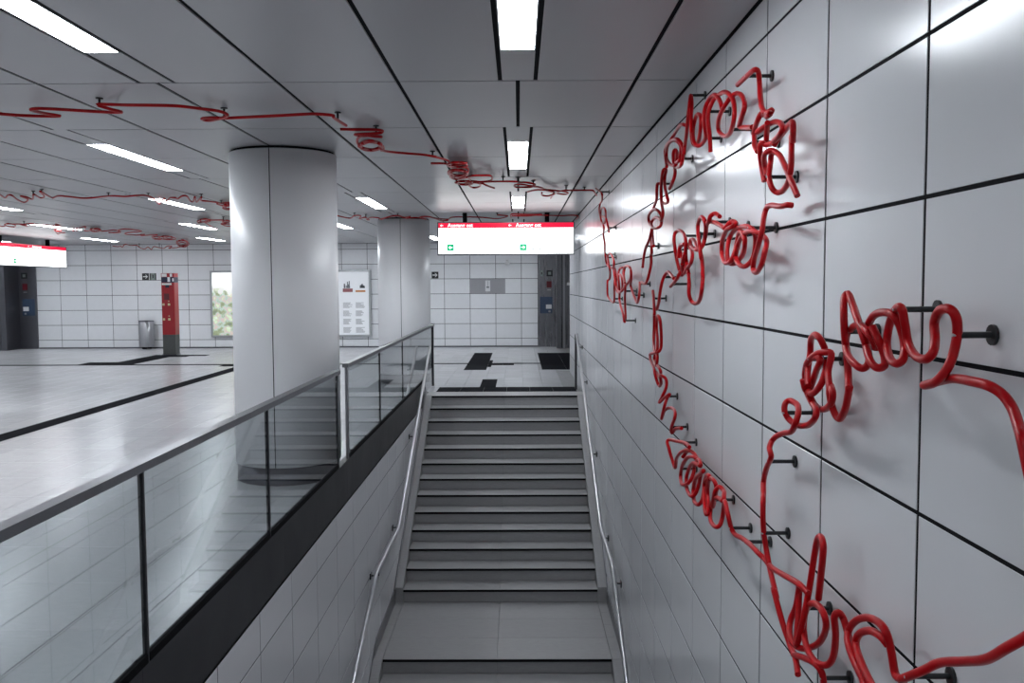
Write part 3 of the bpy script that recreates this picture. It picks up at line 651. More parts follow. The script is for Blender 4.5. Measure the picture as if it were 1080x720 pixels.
# ---------------------------------------------------------------- centre lines of the red tubes (metres) and their bracket points
WALLP = [
[(0.945,11.019,2.922),(0.931,10.143,2.782),(0.939,10.111,2.741),(0.956,10.332,2.709),(0.956,10.568,2.694),(0.939,10.486,2.608),(0.931,10.23,2.516),(0.945,10.187,2.454),(0.959,10.016,2.436),(0.95,9.801,2.484),(0.934,9.675,2.541),(0.934,9.885,2.595),(0.951,10.361,2.616),(0.958,10.488,2.566),(0.944,10.087,2.511),(0.931,9.647,2.472),(0.939,9.549,2.409),(0.956,9.582,2.356),(0.955,9.514,2.307)],
[(0.933,10.056,2.433),(0.935,9.864,2.38),(0.952,10.095,2.307),(0.958,10.006,2.209),(0.943,9.849,2.115),(0.931,9.661,2.075),(0.94,9.7,2.019),(0.957,9.693,1.963),(0.955,9.391,1.928),(0.937,8.912,1.924),(0.932,8.784,1.973),(0.947,9.108,2.04),(0.959,9.49,2.08),(0.949,9.581,2.055),(0.933,9.338,1.976),(0.935,9.223,1.914),(0.953,9.351,1.862),(0.958,9.475,1.812),(0.942,9.511,1.792),(0.931,9.425,1.714),(0.941,9.448,1.626),(0.957,9.094,1.571),(0.954,8.946,1.621),(0.937,8.803,1.716),(0.932,8.715,1.798),(0.947,8.765,1.855),(0.959,8.968,1.91),(0.948,9.018,1.916),(0.932,8.767,1.86),(0.936,8.655,1.747),(0.953,8.675,1.686),(0.957,8.485,1.673),(0.942,8.177,1.718),(0.931,8.084,1.794),(0.942,8.35,1.845),(0.957,8.715,1.839),(0.953,8.771,1.768),(0.936,8.471,1.698),(0.932,8.177,1.685),(0.948,8.029,1.728),(0.959,7.811,1.779),(0.948,7.59,1.827),(0.932,7.51,1.887),(0.936,7.743,1.91),(0.954,8.123,1.908),(0.957,8.231,1.853),(0.941,8.01,1.785),(0.931,7.843,1.729),(0.942,7.962,1.644),(0.958,8.065,1.539),(0.953,7.998,1.447),(0.935,7.929,1.423),(0.933,8.01,1.484),(0.949,8.345,1.551),(0.959,8.54,1.617),(0.947,8.418,1.688),(0.932,8.346,1.767),(0.937,8.44,1.846),(0.954,8.464,1.9),(0.957,8.271,1.907)],
[(0.932,7.878,1.766),(0.948,8.108,1.842),(0.959,8.108,1.903),(0.948,7.764,1.906),(0.932,7.469,1.869),(0.936,7.469,1.799),(0.954,7.65,1.742),(0.957,7.509,1.677),(0.942,7.153,1.607),(0.931,6.961,1.649),(0.942,7.003,1.706),(0.958,7.108,1.768)],
[(0.943,6.837,1.883),(0.958,6.89,1.956),(0.953,6.74,2.026),(0.935,6.433,2.073),(0.933,6.318,2.133),(0.949,6.387,2.152),(0.959,6.606,2.202),(0.946,6.551,2.251),(0.932,6.247,2.266),(0.937,6.078,2.248),(0.955,6.03,2.205),(0.957,6.055,2.151),(0.94,6.091,2.133),(0.931,6.264,2.146),(0.944,6.403,2.188),(0.958,6.362,2.217),(0.952,6.13,2.202),(0.935,5.912,2.17),(0.933,5.832,2.212),(0.95,5.991,2.28),(0.959,6.07,2.343),(0.946,5.991,2.411),(0.931,5.847,2.469),(0.938,5.818,2.489),(0.955,5.848,2.486),(0.956,5.915,2.437),(0.939,5.792,2.369),(0.931,5.666,2.303),(0.944,5.697,2.273),(0.958,5.893,2.278),(0.951,5.965,2.291)],
[(0.955,6.4,2.279),(0.956,6.332,2.31),(0.939,6.127,2.334),(0.931,6.077,2.4),(0.944,6.119,2.43),(0.958,6.094,2.426)],
[(0.958,6.465,2.142),(0.944,6.341,2.068),(0.931,6.213,2.015)],
[(0.949,6.444,2.074),(0.933,6.322,2.009),(0.936,6.331,1.972),(0.953,6.475,1.966),(0.958,6.504,1.906),(0.942,6.474,1.838),(0.931,6.551,1.766),(0.941,6.792,1.759),(0.957,6.997,1.77)],
[(0.936,5.596,2.342),(0.933,5.447,2.376),(0.949,5.476,2.423),(0.959,5.552,2.453),(0.947,5.485,2.469),(0.932,5.443,2.495),(0.937,5.474,2.542),(0.954,5.507,2.566),(0.957,5.464,2.541),(0.941,5.381,2.486),(0.931,5.379,2.455),(0.943,5.626,2.495),(0.958,5.843,2.558),(0.953,5.825,2.606),(0.935,5.658,2.622),(0.933,5.5,2.621),(0.949,5.435,2.606),(0.959,5.365,2.568),(0.946,5.273,2.513),(0.932,5.242,2.467),(0.937,5.384,2.471)],
[(0.931,5.677,2.486),(0.944,5.795,2.543),(0.958,5.912,2.614),(0.952,5.809,2.641),(0.934,5.533,2.626),(0.933,5.344,2.605),(0.95,5.307,2.579),(0.959,5.278,2.54),(0.946,5.204,2.484),(0.931,5.156,2.44),(0.938,5.267,2.434),(0.955,5.487,2.461)],
[(0.939,5.585,2.634),(0.956,5.59,2.663),(0.955,5.461,2.677),(0.938,5.266,2.67),(0.931,5.123,2.649),(0.945,5.099,2.639)],
[(0.952,5.212,2.496),(0.958,5.213,2.549),(0.943,5.084,2.591),(0.931,4.985,2.649),(0.941,4.988,2.74),(0.957,5.04,2.794),(0.954,4.991,2.741),(0.937,4.92,2.637),(0.932,4.875,2.551),(0.947,4.923,2.519),(0.959,4.895,2.498),(0.949,4.761,2.51),(0.933,4.642,2.555),(0.936,4.659,2.608),(0.953,4.824,2.65),(0.958,4.924,2.637),(0.942,4.892,2.576),(0.931,4.81,2.507),(0.941,4.764,2.476),(0.957,4.72,2.479),(0.954,4.613,2.496),(0.936,4.556,2.539),(0.932,4.556,2.597),(0.948,4.565,2.656),(0.959,4.459,2.675),(0.948,4.304,2.626),(0.932,4.165,2.562),(0.936,4.156,2.536)],
[(0.959,4.522,2.409),(0.948,4.494,2.487),(0.932,4.462,2.564),(0.936,4.435,2.61),(0.954,4.399,2.648),(0.957,4.215,2.637),(0.941,3.989,2.559),(0.931,3.914,2.472),(0.942,4.037,2.421),(0.958,4.229,2.439),(0.953,4.321,2.483),(0.936,4.235,2.522),(0.933,4.124,2.549),(0.949,4.052,2.581),(0.959,3.971,2.58),(0.947,3.827,2.53),(0.932,3.746,2.475),(0.937,3.817,2.445),(0.954,3.916,2.428),(0.957,3.818,2.406),(0.941,3.652,2.379)],
[(0.952,3.948,2.611),(0.935,3.746,2.597),(0.933,3.599,2.593),(0.95,3.603,2.584),(0.959,3.618,2.541),(0.946,3.556,2.478),(0.932,3.47,2.415),(0.938,3.437,2.395),(0.955,3.42,2.403),(0.956,3.481,2.395),(0.94,3.504,2.408),(0.931,3.53,2.386),(0.944,3.621,2.37),(0.958,3.688,2.353),(0.952,3.66,2.345),(0.934,3.584,2.292),(0.933,3.537,2.265)],
[(0.939,3.433,2.38),(0.931,3.35,2.379),(0.945,3.522,2.403)],
[(0.931,3.536,2.34),(0.94,3.468,2.348),(0.957,3.416,2.356),(0.955,3.325,2.339),(0.937,3.22,2.303),(0.932,3.227,2.283),(0.946,3.353,2.278),(0.959,3.441,2.28),(0.949,3.479,2.282),(0.933,3.489,2.291),(0.935,3.507,2.26),(0.952,3.547,2.213),(0.958,3.527,2.149)],
[(0.936,3.412,2.354),(0.953,3.483,2.328),(0.958,3.506,2.303)],
[(0.949,3.37,2.263),(0.959,3.332,2.288),(0.947,3.202,2.298),(0.932,3.09,2.298),(0.937,3.097,2.264),(0.954,3.156,2.243),(0.957,3.178,2.266),(0.94,3.123,2.193),(0.931,3.098,2.143),(0.943,3.167,2.104),(0.958,3.28,2.087),(0.952,3.333,2.087),(0.935,3.341,2.105),(0.933,3.371,2.147),(0.95,3.418,2.2),(0.959,3.436,2.242)],
[(0.958,3.492,2.169),(0.952,3.498,2.206),(0.934,3.444,2.235),(0.934,3.391,2.245),(0.95,3.379,2.244),(0.959,3.334,2.223),(0.945,3.222,2.174),(0.931,3.104,2.112),(0.938,3.043,2.045)],
[(0.955,6.205,1.579),(0.938,6.013,1.631),(0.931,5.885,1.73),(0.946,5.86,1.798),(0.959,5.775,1.83),(0.95,5.604,1.809),(0.933,5.404,1.786)],
[(0.943,5.577,1.739),(0.931,5.324,1.775),(0.941,5.249,1.82),(0.957,5.351,1.831),(0.954,5.415,1.889),(0.937,5.39,1.957),(0.932,5.401,2.021),(0.947,5.447,2.061),(0.959,5.388,2.071),(0.948,5.193,2.046),(0.932,5.03,1.996),(0.936,5.045,1.944),(0.953,5.114,1.875),(0.958,5.071,1.809),(0.942,5.272,1.959),(0.931,5.062,1.977)],
[(0.932,5.248,1.903),(0.936,5.241,1.958),(0.954,5.187,1.982),(0.957,5.044,1.961),(0.941,4.877,1.914),(0.931,4.857,1.868),(0.942,5.023,1.843),(0.958,5.201,1.816),(0.953,5.242,1.829),(0.935,5.132,1.881),(0.933,5.053,1.926)],
[(0.933,5.135,1.869),(0.95,5.191,1.834),(0.959,5.29,1.805),(0.946,5.325,1.855)],
[(0.945,5.004,1.808),(0.959,5.143,1.888),(0.951,5.051,1.826),(0.934,4.928,1.761),(0.934,4.927,1.698),(0.951,4.94,1.657),(0.958,4.858,1.647),(0.944,4.69,1.667),(0.931,4.573,1.717),(0.939,4.59,1.787),(0.956,4.689,1.864),(0.955,4.719,1.909),(0.938,4.628,1.884),(0.931,4.632,1.944),(0.946,4.744,2.004),(0.959,4.82,2.064),(0.95,4.736,2.091),(0.933,4.587,2.09),(0.935,4.522,2.062),(0.952,4.588,2.022),(0.958,4.65,1.971),(0.944,4.671,1.94),(0.931,4.717,1.93),(0.94,4.893,1.955),(0.957,5.027,1.99),(0.955,4.942,1.996),(0.937,4.751,1.96),(0.932,4.651,1.931),(0.946,4.631,1.949),(0.959,4.628,1.997),(0.949,4.547,2.046),(0.933,4.42,2.06),(0.935,4.394,2.081),(0.952,4.369,2.092),(0.958,4.297,2.071)],
[(0.957,4.621,2.071),(0.955,4.425,2.055),(0.937,4.185,2.022),(0.932,4.075,2.003),(0.947,4.05,2.024),(0.959,4.045,2.032),(0.949,3.939,2.014),(0.933,3.935,2.001),(0.935,4.056,1.993),(0.953,4.214,1.953),(0.958,4.246,1.894),(0.943,4.118,1.851),(0.931,3.964,1.848),(0.941,3.931,1.883),(0.957,3.947,1.935),(0.954,3.895,1.973),(0.937,3.763,1.961),(0.932,3.713,1.924),(0.947,3.792,1.883),(0.959,3.929,1.852),(0.948,3.994,1.84),(0.932,4.004,1.854),(0.936,4.043,1.903),(0.953,4.075,1.957),(0.958,3.995,1.989),(0.942,3.786,1.991),(0.931,3.626,1.976),(0.941,3.593,1.951),(0.957,3.642,1.906),(0.954,3.671,1.854),(0.936,3.715,1.824),(0.932,3.809,1.834),(0.948,3.932,1.867),(0.959,3.943,1.919),(0.948,3.827,1.954),(0.932,3.649,1.964),(0.936,3.538,1.952),(0.954,3.516,1.937),(0.957,3.478,1.912),(0.941,3.443,1.875),(0.931,3.452,1.825),(0.942,3.562,1.797),(0.958,3.675,1.809),(0.953,3.642,1.853),(0.936,3.516,1.905),(0.933,3.456,1.956),(0.949,3.492,2.009),(0.959,3.489,2.045),(0.947,3.383,2.044),(0.932,3.223,2.026),(0.937,3.155,2.025),(0.954,3.151,2.023)],
[(0.957,6.409,1.705),(0.942,6.252,1.619),(0.931,6.157,1.541),(0.942,6.236,1.582),(0.957,6.336,1.468),(0.953,6.326,1.357),(0.936,6.178,1.293),(0.932,6.037,1.3),(0.948,6.119,1.369),(0.959,6.233,1.45),(0.948,6.153,1.519),(0.932,5.998,1.543),(0.936,5.935,1.51),(0.954,5.998,1.412),(0.957,6.025,1.333),(0.941,6.011,1.302),(0.931,6.106,1.287),(0.942,6.378,1.259),(0.958,6.544,1.235),(0.953,6.447,1.197),(0.935,6.189,1.168),(0.933,6.133,1.141),(0.949,6.131,1.084),(0.959,6.09,1.06),(0.947,5.95,1.096),(0.932,5.886,1.15),(0.937,5.841,1.154),(0.954,5.796,1.136),(0.957,5.799,1.089),(0.94,5.824,1.032),(0.931,5.919,0.969),(0.943,5.792,1.016),(0.958,5.676,1.054),(0.952,5.741,1.019),(0.935,5.74,0.965),(0.933,5.835,0.873),(0.95,5.829,0.926),(0.959,5.677,0.968),(0.946,5.432,0.986),(0.932,5.326,0.961),(0.938,5.483,0.875),(0.955,5.57,0.824),(0.956,5.445,0.87),(0.94,5.155,0.919)],
[(0.947,6.139,1.303),(0.932,6.026,1.254),(0.937,6.097,1.198),(0.955,6.309,1.216),(0.957,6.276,1.271)],
[(0.934,6.031,1.204),(0.934,5.892,1.182),(0.951,6.034,1.125),(0.959,6.235,1.141)],
[(0.931,4.863,0.863),(0.946,5.067,0.848),(0.959,5.413,0.799),(0.95,5.595,0.776),(0.933,5.606,0.762),(0.935,5.547,0.724),(0.952,5.538,0.665),(0.958,5.457,0.627),(0.943,5.323,0.711),(0.931,5.119,0.785),(0.94,4.97,0.827),(0.957,4.885,0.826),(0.955,4.76,0.814),(0.937,4.785,0.824),(0.932,4.924,0.792),(0.947,5.146,0.707),(0.959,5.275,0.624),(0.949,5.201,0.591),(0.933,5.012,0.619),(0.935,4.869,0.671),(0.953,4.86,0.719),(0.958,4.855,0.763),(0.943,4.669,0.832),(0.931,4.564,0.819),(0.941,4.802,0.787),(0.957,5.003,0.716),(0.954,5.074,0.64),(0.937,4.95,0.606),(0.932,4.815,0.603),(0.947,4.763,0.63),(0.959,4.728,0.696),(0.948,4.625,0.775),(0.932,4.483,0.811),(0.936,4.586,0.774),(0.953,4.796,0.7),(0.958,4.882,0.622),(0.942,4.783,0.587),(0.931,4.631,0.601),(0.941,4.579,0.63),(0.957,4.598,0.681),(0.954,4.568,0.738),(0.936,4.415,0.804),(0.932,4.341,0.806),(0.948,4.455,0.751),(0.959,4.518,0.682),(0.948,4.449,0.631),(0.932,4.407,0.606),(0.936,4.47,0.62),(0.954,4.566,0.676),(0.957,4.585,0.728),(0.941,4.411,0.79),(0.931,4.255,0.813),(0.942,4.241,0.781),(0.958,4.347,0.704),(0.953,4.364,0.656),(0.936,4.268,0.723),(0.933,4.222,0.769),(0.949,4.207,0.792),(0.959,4.165,0.782),(0.947,4.101,0.78),(0.932,4.06,0.76),(0.937,4.199,0.742),(0.954,4.384,0.674),(0.957,4.44,0.614),(0.941,4.356,0.589),(0.931,4.214,0.598),(0.943,4.17,0.616),(0.958,4.176,0.656),(0.952,4.13,0.718),(0.935,4.03,0.764),(0.933,3.959,0.719),(0.949,3.964,0.66),(0.959,3.929,0.639),(0.946,3.763,0.672),(0.932,3.576,0.699),(0.937,3.478,0.696),(0.955,3.446,0.68),(0.957,3.357,0.676),(0.94,3.165,0.712),(0.931,2.955,0.75),(0.944,2.884,0.739)],
[(0.941,5.118,0.758),(0.957,5.078,0.795),(0.954,4.967,0.824)],
[(0.954,1.606,1.231),(0.957,1.627,1.295),(0.941,1.627,1.366),(0.931,1.648,1.455),(0.943,1.684,1.477),(0.958,1.735,1.506),(0.953,1.765,1.531),(0.935,1.784,1.546),(0.933,1.846,1.548),(0.949,1.951,1.543),(0.959,2.029,1.53),(0.947,2.092,1.512),(0.932,2.002,1.53),(0.937,1.961,1.563),(0.955,1.97,1.599),(0.957,1.96,1.646),(0.94,1.936,1.681),(0.931,1.95,1.695),(0.943,2.017,1.688),(0.958,2.071,1.66),(0.952,2.053,1.622),(0.935,2.027,1.593),(0.933,2.059,1.576),(0.95,2.152,1.578),(0.959,2.212,1.607),(0.946,2.2,1.649),(0.931,2.189,1.691),(0.938,2.244,1.682),(0.955,2.316,1.639),(0.956,2.33,1.594),(0.94,2.271,1.561),(0.931,2.208,1.553),(0.944,2.201,1.566),(0.958,2.228,1.596),(0.952,2.237,1.637),(0.934,2.235,1.669),(0.934,2.291,1.677),(0.95,2.401,1.666),(0.959,2.467,1.632),(0.945,2.439,1.587),(0.931,2.375,1.547),(0.938,2.343,1.53),(0.956,2.341,1.538),(0.956,2.347,1.566),(0.939,2.341,1.602),(0.931,2.365,1.637)],
[(0.959,2.41,1.578),(0.946,2.389,1.596),(0.931,2.397,1.621),(0.938,2.471,1.637),(0.955,2.575,1.623),(0.956,2.62,1.596),(0.939,2.565,1.553),(0.931,2.487,1.529),(0.944,2.458,1.518),(0.958,2.453,1.534),(0.951,2.445,1.567),(0.934,2.431,1.606),(0.934,2.471,1.646),(0.951,2.56,1.689),(0.959,2.62,1.721),(0.945,2.611,1.706),(0.931,2.573,1.657),(0.939,2.584,1.598),(0.956,2.609,1.541),(0.956,2.597,1.482),(0.939,2.546,1.451),(0.931,2.52,1.459),(0.945,2.585,1.391),(0.959,2.669,1.347),(0.951,2.698,1.366),(0.934,2.685,1.416),(0.934,2.688,1.435),(0.951,2.751,1.481),(0.958,2.746,1.535),(0.944,2.765,1.539),(0.931,2.805,1.53),(0.939,2.91,1.497),(0.956,2.989,1.453),(0.955,2.967,1.407),(0.938,2.858,1.4),(0.931,2.764,1.436),(0.946,2.765,1.475),(0.959,2.784,1.512)],
[(0.95,2.783,1.549),(0.934,2.778,1.579),(0.934,2.828,1.59),(0.951,2.918,1.568),(0.958,2.945,1.525),(0.944,2.924,1.469),(0.931,2.876,1.423)],
[(0.937,2.861,1.516),(0.932,2.77,1.518),(0.947,2.857,1.466),(0.959,2.938,1.411)],
[(0.931,2.933,1.437),(0.942,2.942,1.405),(0.958,2.982,1.395),(0.953,2.911,1.367),(0.936,2.811,1.355),(0.932,2.807,1.331),(0.948,2.916,1.291),(0.959,3.047,1.267),(0.947,3.117,1.274),(0.932,3.131,1.305),(0.937,3.139,1.332),(0.954,3.133,1.341),(0.957,3.066,1.333),(0.941,3.009,1.312),(0.931,3.009,1.277),(0.943,3.09,1.239),(0.958,3.243,1.207),(0.953,3.335,1.172),(0.935,3.324,1.141),(0.933,3.293,1.111),(0.949,3.408,1.046),(0.959,3.485,0.98),(0.947,3.443,0.94),(0.932,3.391,0.915),(0.937,3.403,0.826),(0.955,3.429,0.738),(0.957,3.367,0.658),(0.94,3.223,0.605),(0.931,3.236,0.636),(0.943,3.168,0.543),(0.958,3.113,0.472),(0.952,3.032,0.46),(0.935,2.947,0.438)],
[(0.937,2.887,1.396),(0.955,2.884,1.36),(0.957,2.813,1.355),(0.94,2.695,1.386),(0.931,2.651,1.425),(0.944,2.708,1.442)],
[(0.951,2.995,0.734),(0.958,3.05,0.64),(0.945,3.074,0.571),(0.931,3.022,0.532),(0.939,2.958,0.527),(0.956,2.892,0.554),(0.956,2.791,0.618),(0.939,2.696,0.703),(0.931,2.705,0.745),(0.945,2.826,0.727),(0.959,2.942,0.668),(0.95,2.943,0.607),(0.934,2.859,0.569),(0.934,2.774,0.558),(0.951,2.723,0.568),(0.958,2.682,0.613),(0.944,2.628,0.703),(0.931,2.604,0.764),(0.939,2.594,0.783),(0.956,2.597,0.76),(0.955,2.532,0.71),(0.938,2.421,0.684),(0.931,2.351,0.657)],
[(0.959,3.02,0.721),(0.95,3.002,0.621),(0.933,2.962,0.534),(0.935,2.902,0.644),(0.952,2.895,0.76),(0.958,2.857,0.905),(0.943,2.775,0.959),(0.931,2.709,0.945),(0.94,2.751,0.849),(0.957,2.821,0.744)],
[(0.954,3.062,0.459),(0.936,2.894,0.519),(0.932,2.767,0.553),(0.948,2.747,0.527),(0.959,2.759,0.467)],
[(0.941,2.353,0.656),(0.931,2.426,0.694),(0.943,2.524,0.72),(0.958,2.555,0.751),(0.953,2.466,0.813),(0.935,2.328,0.864),(0.933,2.25,0.867),(0.949,2.248,0.816),(0.959,2.239,0.753),(0.946,2.161,0.776),(0.932,2.145,0.783),(0.937,2.049,0.845),(0.955,1.994,0.89),(0.957,1.898,0.934),(0.94,1.771,0.993),(0.931,1.687,1.049),(0.944,1.642,1.09),(0.958,1.613,1.123),(0.952,1.547,1.159)],
[(0.931,2.309,0.688),(0.938,2.4,0.705),(0.955,2.498,0.724),(0.956,2.476,0.765),(0.939,2.357,0.821),(0.931,2.268,0.841),(0.944,2.254,0.824)]]
